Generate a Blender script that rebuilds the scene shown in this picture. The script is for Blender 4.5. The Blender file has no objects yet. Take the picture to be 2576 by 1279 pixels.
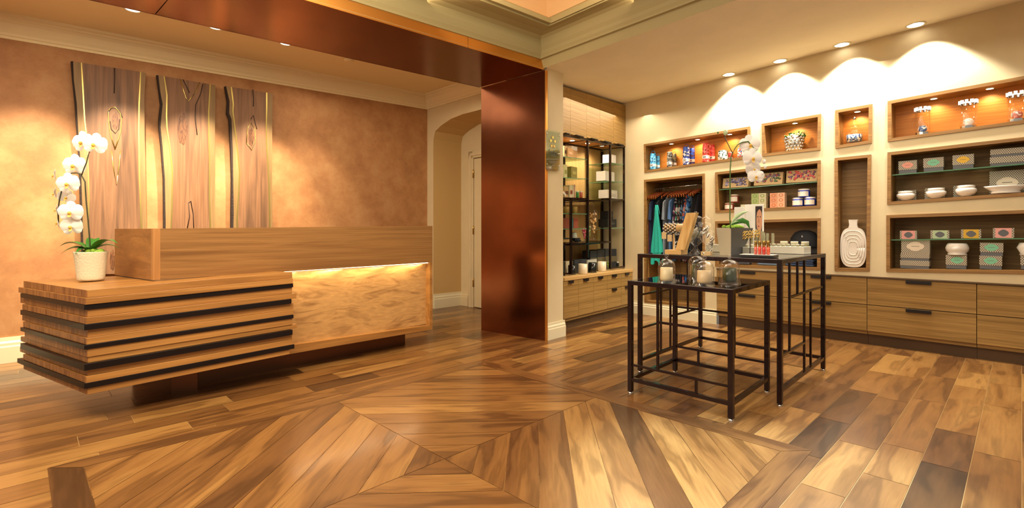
import bpy,math,random
from mathutils import Vector as V,Matrix
from mathutils.geometry import tessellate_polygon
random.seed(11)
C=bpy.context.scene.collection
PI=math.pi
# ---------------------------------------------------------------- camera geometry: pixels of the 2576x1279 photo measured into metres
FP=1250.;HY=580.;CH=1.1;U0=1288.
CAM=V((0,0,CH))
def ray(u,v): return V(((u-U0)/FP,1.0,(HY-v)/FP))
def P(u,v,Y): return CAM+ray(u,v)*Y
def F(u,v,z=0.): return P(u,v,(z-CH)*FP/(HY-v))
class Plane:
    def __init__(s,a,b):
        s.a=V((a[0],a[1],0));d=V((b[0]-a[0],b[1]-a[1],0));s.len=d.length;s.d=d.normalized()
        s.n=V((-s.d.y,s.d.x,0));s.rz=math.atan2(s.d.y,s.d.x)
    def at(s,u,v,off=0.):
        r=ray(u,v);return CAM+r*((s.a+s.n*off).dot(s.n)/r.dot(s.n))
    def t(s,u,off=0.): return (s.at(u,HY,off)-s.a).dot(s.d)
    def pt(s,t,z,off=0.): 
        q=s.a+s.d*t+s.n*off;return V((q.x,q.y,z))
    def loc(s,w): # world -> (t,off,z)
        q=w-s.a;return V((q.dot(s.d),q.dot(s.n),w.z))
class Plane3:
    def __init__(s,a,b,c): s.a=a;s.n=(b-a).cross(c-a).normalized()
    def at(s,u,v):
        r=ray(u,v);return CAM+r*((s.a-CAM).dot(s.n)/r.dot(s.n))
    def z(s,x,y): return s.a.z-(s.n.x*(x-s.a.x)+s.n.y*(y-s.a.y))/s.n.z
# ---------------------------------------------------------------- mesh builder
MW={}
class MB:
    def __init__(s): s.v=[];s.f=[];s.m=[];s.s=[]
    def add(s,vs,fs,mi=0,sm=False):
        o=len(s.v);s.v+=[V(x) for x in vs]
        for f in fs: s.f.append([i+o for i in f]);s.m.append(mi);s.s.append(sm)
        return s
    def box(s,x0,x1,y0,y1,z0,z1,mi=0):
        vs=[(x,y,z) for z in(z0,z1) for y in(y0,y1) for x in(x0,x1)]
        return s.add(vs,[(0,2,3,1),(4,5,7,6),(0,1,5,4),(2,6,7,3),(0,4,6,2),(1,3,7,5)],mi)
    def hexa(s,b,t,mi=0): # two loops of n points (bottom, top)
        n=len(b);return s.add(list(b)+list(t),[tuple(range(n))[::-1],tuple(range(n,2*n))]+[(i,(i+1)%n,n+(i+1)%n,n+i) for i in range(n)],mi)
    def prism(s,poly,vec,mi=0,sm=False):
        n=len(poly);vec=V(vec);tr=tessellate_polygon([[V(p) for p in poly]])
        vs=[V(p) for p in poly]+[V(p)+vec for p in poly]
        fs=[tuple(t) for t in tr]+[tuple(i+n for i in t[::-1]) for t in tr]
        s.add(vs,fs,mi);o=len(s.v)-2*n
        for i in range(n):
            j=(i+1)%n;s.f.append([o+i,o+j,o+n+j,o+n+i]);s.m.append(mi);s.s.append(sm)
        return s
    def bar(s,a,b,w,h=None,mi=0,up=V((0,0,1))):
        a=V(a);b=V(b);h=h or w;d=(b-a).normalized()
        if abs(d.dot(up))>.95: up=V((1,1,0)).normalized() if abs(d.z)>.9 else V((0,0,1))
        x=d.cross(up).normalized();y=x.cross(d).normalized()
        q=[x*i*w/2+y*j*h/2 for i,j in((-1,-1),(1,-1),(1,1),(-1,1))]
        return s.hexa([a+k for k in q],[b+k for k in q],mi)
    def lathe(s,prof,n=24,c=(0,0,0),mi=0,sm=True,sc=(1,1)):
        vs=[];m=len(prof)
        for i in range(n):
            a=2*PI*i/n
            for r,z in prof: vs.append((c[0]+r*math.cos(a)*sc[0],c[1]+r*math.sin(a)*sc[1],c[2]+z))
        fs=[(i*m+j,((i+1)%n)*m+j,((i+1)%n)*m+j+1,i*m+j+1) for i in range(n) for j in range(m-1)]
        return s.add(vs,fs,mi,sm)
    def tube(s,pts,r,n=8,mi=0,r2=None):
        pts=[V(p) for p in pts];vs=[];m=len(pts)
        for i,p in enumerate(pts):
            d=(pts[min(i+1,m-1)]-pts[max(i-1,0)]).normalized()
            a=V((0,0,1)) if abs(d.z)<.9 else V((1,0,0));x=d.cross(a).normalized();y=x.cross(d)
            rr=r+(r2-r)*i/(m-1) if r2 is not None else r
            vs+=[p+(x*math.cos(2*PI*k/n)+y*math.sin(2*PI*k/n))*rr for k in range(n)]
        fs=[(i*n+k,i*n+(k+1)%n,(i+1)*n+(k+1)%n,(i+1)*n+k) for i in range(m-1) for k in range(n)]
        fs+=[tuple(range(n))[::-1],tuple((m-1)*n+k for k in range(n))]
        return s.add(vs,fs,mi,True)
    def ball(s,c,r,sc=(1,1,1),n=14,mi=0,rot=None):
        vs=[];k=n//2
        for i in range(k+1):
            for j in range(n):
                a=PI*i/k;b=2*PI*j/n;p=V((math.sin(a)*math.cos(b)*sc[0],math.sin(a)*math.sin(b)*sc[1],math.cos(a)*sc[2]))*r
                if rot: p=rot@p
                vs.append(V(c)+p)
        return s.add(vs,[(i*n+j,(i+1)*n+j,(i+1)*n+(j+1)%n,i*n+(j+1)%n) for i in range(k) for j in range(n)],mi,True)
    def obj(s,name,mats,par=None,loc=None,rz=0.,world=False,bev=0.,weld=True):
        me=bpy.data.meshes.new(name);vs=s.v
        if world:
            L=MW[par.name].inverted() if par else (Matrix.Translation(loc)@Matrix.Rotation(rz,4,'Z')).inverted() if loc is not None else Matrix.Identity(4)
            vs=[L@x for x in vs]
        me.from_pydata([tuple(x) for x in vs],[],s.f)
        if not isinstance(mats,(list,tuple)): mats=[mats]
        for m in mats: me.materials.append(m)
        for p,mi,sm in zip(me.polygons,s.m,s.s): p.material_index=mi;p.use_smooth=sm
        me.update();me.validate()
        o=bpy.data.objects.new(name,me);C.objects.link(o)
        if par: 
            o.parent=par;MW[o.name]=MW[par.name]
        else:
            if loc is not None: o.location=loc
            o.rotation_euler=(0,0,rz);MW[o.name]=Matrix.Translation(o.location)@Matrix.Rotation(rz,4,'Z')
        if bev:
            b=o.modifiers.new('bevel','BEVEL');b.width=bev;b.segments=2;b.limit_method='ANGLE';b.angle_limit=math.radians(50)
        return o
def tag(o,label,cat,group=None,kind=None):
    o['label']=label;o['category']=cat
    if group:o['group']=group
    if kind:o['kind']=kind
    return o
def thing(name,label,cat,loc=(0,0,0),rz=0.,group=None):
    o=bpy.data.objects.new(name,None);C.objects.link(o);o.location=V(loc);o.rotation_euler=(0,0,rz);o.empty_display_size=.05
    MW[o.name]=Matrix.Translation(V(loc))@Matrix.Rotation(rz,4,'Z');return tag(o,label,cat,group)
def struct(name,mb,mats,par=None,**k):
    o=mb.obj(name,mats,par,**k)
    if not par:o['kind']='structure'
    return o
# ---------------------------------------------------------------- materials
def nt(name):
    m=bpy.data.materials.new(name);m.use_nodes=True;t=m.node_tree;b=t.nodes['Principled BSDF'];return m,t,b
def N(t,ty,**k):
    n=t.nodes.new(ty)
    for a,b in k.items():
        if a[0]=='i' and a[1:].isdigit(): n.inputs[int(a[1:])].default_value=b
        else: setattr(n,a,b)
    return n
def S(h): # sRGB hex -> linear
    h=h.lstrip('#');c=[int(h[i:i+2],16)/255 for i in(0,2,4)]
    return tuple((x/12.92 if x<=.04045 else ((x+.055)/1.055)**2.4) for x in c)+(1,)
def ramp(t,stops):
    r=N(t,'ShaderNodeValToRGB');e=r.color_ramp.elements
    while len(e)<len(stops): e.new(.5)
    for k,(p,c) in zip(e,stops): k.position=p;k.color=c
    return r
def mat(name,col,rough=.5,metal=0.,emis=None,es=0.,alpha=None,coat=0.,bump=0.,bs=60.,spec=.5,var=0.):
    m,t,b=nt(name);c=S(col) if isinstance(col,str) else tuple(col)+(1,)
    b.inputs['Base Color'].default_value=c;b.inputs['Roughness'].default_value=rough;b.inputs['Metallic'].default_value=metal
    b.inputs['Coat Weight'].default_value=coat;b.inputs['Specular IOR Level'].default_value=spec
    if emis: b.inputs['Emission Color'].default_value=S(emis);b.inputs['Emission Strength'].default_value=es
    tc=N(t,'ShaderNodeTexCoord')
    if bump:
        n=N(t,'ShaderNodeTexNoise');n.inputs['Scale'].default_value=bs;n.inputs['Detail'].default_value=4;t.links.new(tc.outputs['Object'],n.inputs['Vector'])
        bp=N(t,'ShaderNodeBump');bp.inputs['Strength'].default_value=bump;bp.inputs['Distance'].default_value=.01;t.links.new(n.outputs['Fac'],bp.inputs['Height']);t.links.new(bp.outputs['Normal'],b.inputs['Normal'])
    if var:
        n=N(t,'ShaderNodeTexNoise');n.inputs['Scale'].default_value=3.;n.inputs['Detail'].default_value=5;t.links.new(tc.outputs['Object'],n.inputs['Vector'])
        r=ramp(t,[(.3,tuple(x*(1-var) for x in c[:3])+(1,)),(.7,tuple(min(1,x*(1+var)) for x in c[:3])+(1,))]);t.links.new(n.outputs['Fac'],r.inputs['Fac']);t.links.new(r.outputs['Color'],b.inputs['Base Color'])
    return m
def wood(name,c1,c2,grain='x',freq=16.,along=.7,rough=.38,fine=.35,dist=.8,spec=.45,coat=0.,rnd=True,bump=.05,c3=None,lo=.3,hi=.7):
    m,t,b=nt(name);L=t.links.new;tc=N(t,'ShaderNodeTexCoord');mp=N(t,'ShaderNodeMapping')
    sc={'x':(along,freq,freq),'y':(freq,along,freq),'z':(freq,freq,along)}[grain];mp.inputs['Scale'].default_value=sc
    if rnd:
        oi=N(t,'ShaderNodeObjectInfo');ad=N(t,'ShaderNodeVectorMath',operation='ADD');ml=N(t,'ShaderNodeMath',operation='MULTIPLY');ml.inputs[1].default_value=9.
        L(oi.outputs['Random'],ml.inputs[0]);L(tc.outputs['Object'],ad.inputs[0]);L(ml.outputs[0],ad.inputs[1]);L(ad.outputs[0],mp.inputs['Vector'])
    else: L(tc.outputs['Object'],mp.inputs['Vector'])
    n=N(t,'ShaderNodeTexNoise');n.inputs['Scale'].default_value=1.;n.inputs['Detail'].default_value=5;n.inputs['Distortion'].default_value=dist;L(mp.outputs[0],n.inputs['Vector'])
    st=[(lo,S(c1)),(hi,S(c2))] if not c3 else [(lo,S(c1)),((lo+hi)/2,S(c2)),(hi,S(c3))]
    r=ramp(t,st);L(n.outputs['Fac'],r.inputs['Fac'])
    m2=N(t,'ShaderNodeMapping');m2.inputs['Scale'].default_value=tuple(x*7 if x==freq else x*4 for x in sc);L(tc.outputs['Object'],m2.inputs['Vector'])
    n2=N(t,'ShaderNodeTexNoise');n2.inputs['Scale'].default_value=1.;n2.inputs['Detail'].default_value=3;L(m2.outputs[0],n2.inputs['Vector'])
    r2=ramp(t,[(.3,(1-fine,)*3+(1,)),(.65,(1,1,1,1))]);L(n2.outputs['Fac'],r2.inputs['Fac'])
    mx=N(t,'ShaderNodeMix',data_type='RGBA',blend_type='MULTIPLY');mx.inputs[0].default_value=1;L(r.outputs['Color'],mx.inputs[6]);L(r2.outputs['Color'],mx.inputs[7])
    L(mx.outputs[2],b.inputs['Base Color']);b.inputs['Roughness'].default_value=rough;b.inputs['Specular IOR Level'].default_value=spec;b.inputs['Coat Weight'].default_value=coat
    bp=N(t,'ShaderNodeBump');bp.inputs['Strength'].default_value=bump;bp.inputs['Distance'].default_value=.004;L(n2.outputs['Fac'],bp.inputs['Height']);L(bp.outputs['Normal'],b.inputs['Normal'])
    return m
def glass(name,tint='#f4faf6',edge=.5,rough=.02,base=.04,dark=1.):
    m=bpy.data.materials.new(name);m.use_nodes=True;t=m.node_tree;t.nodes.clear();L=t.links.new
    o=N(t,'ShaderNodeOutputMaterial');tr=N(t,'ShaderNodeBsdfTransparent');tr.inputs[0].default_value=S(tint)
    gl=N(t,'ShaderNodeBsdfGlossy');gl.inputs['Roughness'].default_value=rough;gl.inputs[0].default_value=(1,1,1,1)
    lw=N(t,'ShaderNodeLayerWeight');lw.inputs[0].default_value=.35;pw=N(t,'ShaderNodeMath',operation='POWER');pw.inputs[1].default_value=2.2
    mr=N(t,'ShaderNodeMapRange');mr.inputs['To Min'].default_value=base;mr.inputs['To Max'].default_value=edge
    L(lw.outputs['Facing'],pw.inputs[0]);L(pw.outputs[0],mr.inputs['Value']);mx=N(t,'ShaderNodeMixShader');L(mr.outputs[0],mx.inputs[0]);L(tr.outputs[0],mx.inputs[1]);L(gl.outputs[0],mx.inputs[2]);L(mx.outputs[0],o.inputs[0])
    return m
def emit(name,col,s):
    m=bpy.data.materials.new(name);m.use_nodes=True;t=m.node_tree;t.nodes.clear();o=N(t,'ShaderNodeOutputMaterial');e=N(t,'ShaderNodeEmission');e.inputs[0].default_value=S(col);e.inputs[1].default_value=s;t.links.new(e.outputs[0],o.inputs[0]);return m
def pattern(name,c1,c2,fx=150.,thr=.1):
    m,t,b=nt(name);L=t.links.new;tc=N(t,'ShaderNodeTexCoord');sp=N(t,'ShaderNodeSeparateXYZ');L(tc.outputs['Object'],sp.inputs[0])
    def sn(o,f):
        a=N(t,'ShaderNodeMath',operation='MULTIPLY');a.inputs[1].default_value=f;L(o,a.inputs[0]);c=N(t,'ShaderNodeMath',operation='SINE');L(a.outputs[0],c.inputs[0]);return c.outputs[0]
    ax=N(t,'ShaderNodeMath',operation='ADD');L(sp.outputs[0],ax.inputs[0]);L(sp.outputs[1],ax.inputs[1])
    mu=N(t,'ShaderNodeMath',operation='MULTIPLY');L(sn(ax.outputs[0],fx*3),mu.inputs[0]);L(sn(sp.outputs[2],fx*2),mu.inputs[1])
    r=ramp(t,[(.5,S(c1)),(.56,S(c2))]);q=N(t,'ShaderNodeMapRange');q.inputs['From Min'].default_value=-1;L(mu.outputs[0],q.inputs['Value']);L(q.outputs[0],r.inputs['Fac']);L(r.outputs['Color'],b.inputs['Base Color']);b.inputs['Roughness'].default_value=.6
    return m
def speckle(name,cols,scale=60.,rough=.4):
    m,t,b=nt(name);L=t.links.new;tc=N(t,'ShaderNodeTexCoord');vo=N(t,'ShaderNodeTexVoronoi');vo.inputs['Scale'].default_value=scale;L(tc.outputs['Object'],vo.inputs['Vector'])
    sp=N(t,'ShaderNodeSeparateColor');L(vo.outputs['Color'],sp.inputs[0]);n=len(cols);r=ramp(t,[(i/n,S(c)) for i,c in enumerate(cols)]);r.color_ramp.interpolation='CONSTANT';L(sp.outputs[0],r.inputs['Fac']);L(r.outputs['Color'],b.inputs['Base Color']);b.inputs['Roughness'].default_value=rough;return m

M_cream=mat('cream_paint','#d8c49a',.7,var=.05,bump=.03,bs=200)
M_creamwall=mat('cream_wallcovering','#d6c49c',.75,var=.05,bump=.08,bs=260)
M_ceil=mat('ceiling_paint','#f3e8cc',.8,var=.03)
M_corn=mat('cornice_paint','#a99b6c',.6)
M_lobceil=mat('lobby_ceiling_paint','#f0dcae',.7)
M_trimwhite=mat('white_trim_paint','#e2d6b2',.45)
M_tan=mat('tan_paint','#c8a468',.75)
def plaster():
    m,t,b=nt('copper_plaster');L=t.links.new;tc=N(t,'ShaderNodeTexCoord');n=N(t,'ShaderNodeTexNoise');n.inputs['Scale'].default_value=4.5;n.inputs['Detail'].default_value=9;n.inputs['Roughness'].default_value=.72;L(tc.outputs['Object'],n.inputs['Vector'])
    r=ramp(t,[(.3,S('#9c683e')),(.5,S('#ae7a4a')),(.72,S('#bc8d5c'))]);L(n.outputs['Fac'],r.inputs['Fac']);L(r.outputs['Color'],b.inputs['Base Color']);b.inputs['Roughness'].default_value=.62;return m
M_plaster=plaster()
M_desk=wood('teak_veneer','#7a5228','#9c703e',grain='x',freq=13,along=.5,rough=.33,fine=.22,c3='#885c30')
M_deskend=wood('teak_slat_ends','#7d4a24','#bf8148',grain='z',freq=30,along=3,rough=.4,fine=.3)
M_slat=wood('teak_slat','#94622e','#c48c4a',grain='x',freq=12,along=.6,rough=.32,fine=.25)
M_slatdark=mat('black_lacquer_slat','#140b09',.38,coat=.1,spec=.3)
M_burl=wood('burl_panel','#94683a','#cf9f62',grain='x',freq=8,along=2.4,rough=.35,fine=.2,dist=2.6,c3='#b98a50',lo=.25,hi=.8)
M_bronze=mat('bronze_plinth','#6b4630',.32,metal=.85)
M_oak=wood('oak_cabinet_veneer','#8c6a34','#b48d4e',grain='x',freq=60,along=1.2,rough=.45,fine=.25,dist=.3,rnd=False)
M_niche=wood('niche_lining_veneer','#7f5a2c','#a97c42',grain='x',freq=55,along=1.2,rough=.45,fine=.3,dist=.3,rnd=False)
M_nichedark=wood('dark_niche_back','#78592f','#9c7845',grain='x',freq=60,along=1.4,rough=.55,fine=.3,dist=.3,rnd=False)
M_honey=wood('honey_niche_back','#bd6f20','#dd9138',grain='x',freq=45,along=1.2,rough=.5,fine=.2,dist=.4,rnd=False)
M_toe=mat('dark_toe_kick','#5a4126',.5)
M_walnut=wood('walnut_heartwood','#5c3f28','#8a6242',grain='z',freq=11,along=.55,rough=.5,fine=.25,dist=1.2,c3='#765032')
M_sap=wood('pale_sapwood','#7c6038','#98784c',grain='z',freq=12,along=.8,rough=.5,fine=.2)
M_bark=mat('dark_bark','#2a1a12',.85,bump=.6,bs=40)
M_gold=mat('gold_inlay','#c9b468',.28,metal=.9)
M_goldmetal=mat('polished_gold','#c8a45a',.22,metal=1)
M_knot=mat('dark_knot','#3a2416',.7)
M_copper_d=mat('tinted_copper','#7c4e38',.2,metal=1.,var=.12,bump=.12,bs=2.2)
M_copper_b=mat('bright_copper_edge','#d89644',.35,metal=.9)
M_iron=mat('dark_bronze_steel','#2e1b17',.25,metal=.65,coat=.3)
M_chrome=mat('chrome','#d8d8d4',.08,metal=1)
M_silver=mat('mercury_silver','#cfcac0',.12,metal=1,bump=.8,bs=30)
M_black=mat('black_plastic','#15151a',.35)
M_blackh=mat('black_pull','#25201e',.35,metal=.3)
M_white=mat('white_ceramic','#e9e2d6',.22)
M_cerpot=mat('cream_crackle_pot','#e5d9b8',.45,bump=.3,bs=90)
M_beigepot=mat('beige_pot_side','#b9a98a',.55)
M_charpot=mat('charcoal_pot_side','#2c2b2a',.45)
M_paper=mat('white_card','#e6e1d6',.6)
M_glass=glass('clear_glass','#ffffff',edge=.7,base=.03)
M_shelfglass=glass('green_edged_shelf_glass','#cfe6d6',edge=.55,base=.08)
M_shelfedge=mat('green_glass_edge','#5f8f6c',.2)
M_plateglass=glass('plaque_glass','#e4e8da',edge=.35,base=.05)
def smoke():
    m=glass('smoked_tabletop_glass','#57574c',edge=.85,base=.22,rough=.03);return m
M_smoke=smoke()
M_leaf=mat('orchid_leaf','#3f7a2c',.3,var=.25)
M_leafl=mat('pale_leaf','#b8cf9a',.4)
M_moss=mat('green_moss','#8db33a',.9,bump=1,bs=120,var=.3)
M_petal=mat('orchid_petal','#f6eee4',.5);M_petal.node_tree.nodes['Principled BSDF'].inputs['Subsurface Weight'].default_value=.15
M_lip=mat('orchid_lip','#e0b34a',.5)
M_stem=mat('orchid_stem','#3c3a1e',.5)
M_stemg=mat('green_orchid_stem','#4c6a2c',.5)
M_lens=emit('lamp_lens','#fff4e0',14.)
M_lensw=emit('warm_lamp_lens','#ffe0b0',9.)
M_led=emit('led_strip','#ffd9a0',7.)
M_hangw=mat('reddish_hanger_wood','#9c4f2c',.3)
M_tray=mat('black_tray','#26231f',.3)
M_print=pattern('grey_cream_print','#6a675e','#d8cbb0')
M_greybase=mat('grey_box_base','#65676a',.6)
M_linen=mat('light_oak_stand','#c99f60',.5)
M_kraft=mat('kraft_box','#c6a877',.7)
# ---------------------------------------------------------------- measured planes
RW=Plane(F(2100,854),F(2574,918))           # retail display wall (toe line)
dXr=RW.n
LW=Plane(F(0,915),F(1075,774))              # lobby feature wall
corner=LW.pt(LW.len,0)
AW=Plane(corner,corner+V((LW.d.y,-LW.d.x,0)))  # arch wall, turns towards the viewer
PB=Plane(F(1420,832.4),RW.at(1592,HY))      # base cabinets in the recess
CEIL=Plane3(P(1367,168.9,4.93),P(1570,263.5,6.79),P(2576,6,4.07))
def lobz(x,y): t=(V((x,y,0))-LW.a).dot(LW.d);return 2.855+.031*t
LC=Plane3(V((-4.23,4.1,lobz(-4.23,4.1))),V((-1.2,7.1,lobz(-1.2,7.1))),V((0,3,lobz(0,3))))
# ================================================================ FLOOR
def clip(poly,a,b,c): # keep a*x+b*y<=c
    out=[];n=len(poly)
    for i in range(n):
        p=poly[i];q=poly[(i+1)%n];dp=a*p[0]+b*p[1]-c;dq=a*q[0]+b*q[1]-c
        if dp<=0: out.append(p)
        if (dp<0<dq) or (dq<0<dp):
            k=dp/(dp-dq);out.append((p[0]+(q[0]-p[0])*k,p[1]+(q[1]-p[1])*k))
    return out
def shrink(poly,g):
    cx=sum(p[0] for p in poly)/len(poly);cy=sum(p[1] for p in poly)/len(poly);area=sum(poly[i][0]*poly[(i+1)%len(poly)][1]-poly[(i+1)%len(poly)][0]*poly[i][1] for i in range(len(poly)))
    sg=1 if area>0 else -1;out=[(p[0],p[1]) for p in poly];n=len(poly)
    res=out
    for i in range(n):
        p=poly[i];q=poly[(i+1)%n];dx=q[0]-p[0];dy=q[1]-p[1];l=math.hypot(dx,dy)
        if l<1e-6: continue
        nx,ny=sg*dy/l,-sg*dx/l
        res=clip(res,nx,ny,nx*p[0]+ny*p[1]-g)
        if len(res)<3:return []
    return res
fl=[]  # (poly world xy, z, dir, tone)
mL=F(118,1179);mT=F(1218,906);mR=F(2044,1135)
def mq(p,q): w=mL+(mT-mL)*p+(mR-mT)*q;return (w.x,w.y)
da=(mT-mL).normalized();db=(mR-mT).normalized()
W=.168
o=V((0,0,0))
dr=V((.716,.698,0)).normalized();dn=V((dr.y,-dr.x,0))
rows=int(14/W)
rf=random.Random(5)
for i in range(-rows//2,rows//2):
    x=-7-rf.random()
    while x<10:
        l=rf.uniform(.45,1.15);pts=[dr*a+dn*b for a,b in((x,i*W),(x+l,i*W),(x+l,(i+1)*W),(x,(i+1)*W))]
        c=sum(pts,V((0,0,0)))/4
        if -6.2<c.x<6.5 and -.9<c.y<9.8: fl.append(([(p.x,p.y) for p in pts],0.,dr,None))
        x+=l
bw=.045
ring=[[(0,0),(1,0),(1-bw,bw),(bw,bw)],[(1,0),(1,1),(1-bw,1-bw),(1-bw,bw)],[(1,1),(0,1),(bw,1-bw),(1-bw,1-bw)],[(0,1),(0,0),(bw,bw),(bw,1-bw)]]
for k,r in enumerate(ring): fl.append(([mq(*p) for p in r],.0016,da if k%2==0 else db,.25 if k==3 else .42))
NK=12
for sx in(-1,1):
    for sy in(-1,1):
        for k in range(NK):
            k0=k/NK;k1=(k+1)/NK;h=.5-bw
            po=[(0,0),(h,0),(h,h),(0,h)];po=clip(po,1,1,k1);po=clip(po,-1,-1,-k0) if k else po
            if len(po)<3: continue
            w=[mq(.5+sx*a,.5+sy*b) for a,b in po]
            dd=(V(mq(.5+sx*.3,.5)+(0,))-V(mq(.5,.5+sy*.3)+(0,))).normalized()
            fl.append((w,.0016,dd,None))
vs=[];fs=[];uvs=[];tn=[]
for po,z,d,tone in fl:
    po=shrink(po,.0015)
    if len(po)<3: continue
    ar=sum(po[i][0]*po[(i+1)%len(po)][1]-po[(i+1)%len(po)][0]*po[i][1] for i in range(len(po)))
    if ar<0: po=po[::-1]
    b=len(vs);vs+=[(p[0],p[1],z) for p in po];fs.append(list(range(b,b+len(po))))
    ox,oy=rf.uniform(0,50),rf.uniform(0,50);nx=V((-d.y,d.x,0));T=tone if tone is not None else min(1,max(0,rf.gauss(.55,.15 if z==0 else .11)))
    if tone is None and rf.random()<.03 and z==0: T=.08
    for p in po: uvs.append((p[0]*d.x+p[1]*d.y+ox,p[0]*nx.x+p[1]*nx.y+oy));tn.append((T,rf.random(),0,1))
b=len(vs);vs+=[(-6.5,-1,-.002),(7,-1,-.002),(7,10,-.002),(-6.5,10,-.002)];fs.append([b,b+1,b+2,b+3]);uvs+=[(0,0)]*4;tn+=[(.5,0,1,1)]*4
me=bpy.data.meshes.new('floor');me.from_pydata(vs,[],fs);uv=me.uv_layers.new(name='UVMap');ca=me.color_attributes.new('tone','FLOAT_COLOR','CORNER')
uv=me.uv_layers['UVMap'];ca=me.color_attributes['tone']
for p in me.polygons:
    for k in p.loop_indices: uv.data[k].uv=uvs[me.loops[k].vertex_index];ca.data[k].color=tn[me.loops[k].vertex_index]
def floormat():
    m,t,b=nt('walnut_floor');L=t.links.new;at=N(t,'ShaderNodeVertexColor');at.layer_name='tone';uvn=N(t,'ShaderNodeUVMap');sp=N(t,'ShaderNodeSeparateColor');L(at.outputs['Color'],sp.inputs[0])
    mp=N(t,'ShaderNodeMapping');mp.inputs['Scale'].default_value=(1.3,8,1);L(uvn.outputs[0],mp.inputs['Vector'])
    n=N(t,'ShaderNodeTexNoise');n.inputs['Scale'].default_value=1.;n.inputs['Detail'].default_value=3;n.inputs['Distortion'].default_value=.45;L(mp.outputs[0],n.inputs['Vector'])
    # rings through the noise give the swirling figure
    mu=N(t,'ShaderNodeMath',operation='MULTIPLY');mu.inputs[1].default_value=26;L(n.outputs['Fac'],mu.inputs[0]);si=N(t,'ShaderNodeMath',operation='SINE');L(mu.outputs[0],si.inputs[0])
    r0=ramp(t,[(.0,(.62,.60,.58,1)),(.5,(1,1,1,1)),(1,(1.0,1.0,1.0,1))]);q=N(t,'ShaderNodeMapRange');q.inputs['From Min'].default_value=-1;L(si.outputs[0],q.inputs['Value']);L(q.outputs[0],r0.inputs['Fac'])
    m2=N(t,'ShaderNodeMapping');m2.inputs['Scale'].default_value=(6,90,1);L(uvn.outputs[0],m2.inputs['Vector']);n2=N(t,'ShaderNodeTexNoise');n2.inputs['Scale'].default_value=1;n2.inputs['Detail'].default_value=3;L(m2.outputs[0],n2.inputs['Vector'])
    ad=N(t,'ShaderNodeMath',operation='MULTIPLY_ADD');ad.inputs[1].default_value=.9;L(n.outputs['Fac'],ad.inputs[0]);L(sp.outputs[0],ad.inputs[2])
    rc=ramp(t,[(.45,S('#3c2815')),(.75,S('#6b4624')),(1.05,S('#8e6232')),(1.0,S('#a67a42'))]);sc=N(t,'ShaderNodeMath',operation='MULTIPLY');sc.inputs[1].default_value=.78;L(ad.outputs[0],sc.inputs[0]);L(sc.outputs[0],rc.inputs['Fac'])
    e=rc.color_ramp.elements;e[0].position=.3;e[1].position=.62;e[2].position=.85;e[3].position=1.
    a1=N(t,'ShaderNodeMix',data_type='RGBA',blend_type='MULTIPLY');a1.inputs[0].default_value=.75;L(rc.outputs[0],a1.inputs[6]);L(r0.outputs[0],a1.inputs[7])
    r2=ramp(t,[(.35,(.82,.8,.78,1)),(.6,(1,1,1,1))]);L(n2.outputs['Fac'],r2.inputs['Fac']);a2=N(t,'ShaderNodeMix',data_type='RGBA',blend_type='MULTIPLY');a2.inputs[0].default_value=.8;L(a1.outputs[2],a2.inputs[6]);L(r2.outputs[0],a2.inputs[7])
    a3=N(t,'ShaderNodeMix',data_type='RGBA');L(sp.outputs[2],a3.inputs[0]);L(a2.outputs[2],a3.inputs[6]);a3.inputs[7].default_value=S('#b9955f')
    L(a3.outputs[2],b.inputs['Base Color']);b.inputs['Roughness'].default_value=.3;b.inputs['Coat Weight'].default_value=.25;b.inputs['Coat Roughness'].default_value=.12
    return m
M_floor=floormat();me.materials.append(M_floor);fo=bpy.data.objects.new('floor',me);C.objects.link(fo);fo['kind']='structure'
# ================================================================ LOBBY SHELL
def wallpoly(plane,outer,holes,mats,name,thick=None,off=0.):
    """outer/holes: lists of (t,z) on a vertical plane"""
    loops=[[V((a,b,0)) for a,b in outer]]+[[V((a,b,0)) for a,b in h] for h in holes]
    flat=[p for l in loops for p in l];tr=tessellate_polygon(loops)
    mb=MB();mb.add([plane.pt(p.x,p.y,off) for p in flat],[tuple(t) for t in tr])
    return mb
tl=-1.6
Lz=lambda t:2.855+.031*t+.03
struct('wall_left',MB().add([LW.pt(tl,0),LW.pt(LW.len,0),LW.pt(LW.len,Lz(LW.len)),LW.pt(tl,Lz(tl))],[(0,1,2,3)]),M_plaster)
# crown moulding profile (projection, drop)
def crown(plane,t0,t1,zf,name,flip=-1,mit0=0,mit1=0,mat_=M_lobceil):
    prof=[(.0,-.185),(.018,-.185),(.018,-.165),(.03,-.158),(.034,-.14),(.05,-.12),(.075,-.07),(.095,-.05),(.105,-.045),(.105,-.03),(.125,-.022),(.13,0.),(0.,0.)]
    mb=MB();a=[];b=[]
    for p,d in prof:
        a.append(plane.pt(t0+mit0*p,zf(t0)+d,flip*p));b.append(plane.pt(t1+mit1*p,zf(t1)+d,flip*p))
    mb.hexa(a,b);return struct(name,mb,mat_)
crown(LW,tl,LW.len,lambda t:2.855+.031*t+.02,'trim_1',mit1=-1)
zc=lobz(corner.x,corner.y)+.02
crown(AW,0,1.45,lambda t:zc,'trim_2',mit0=1)
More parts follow.
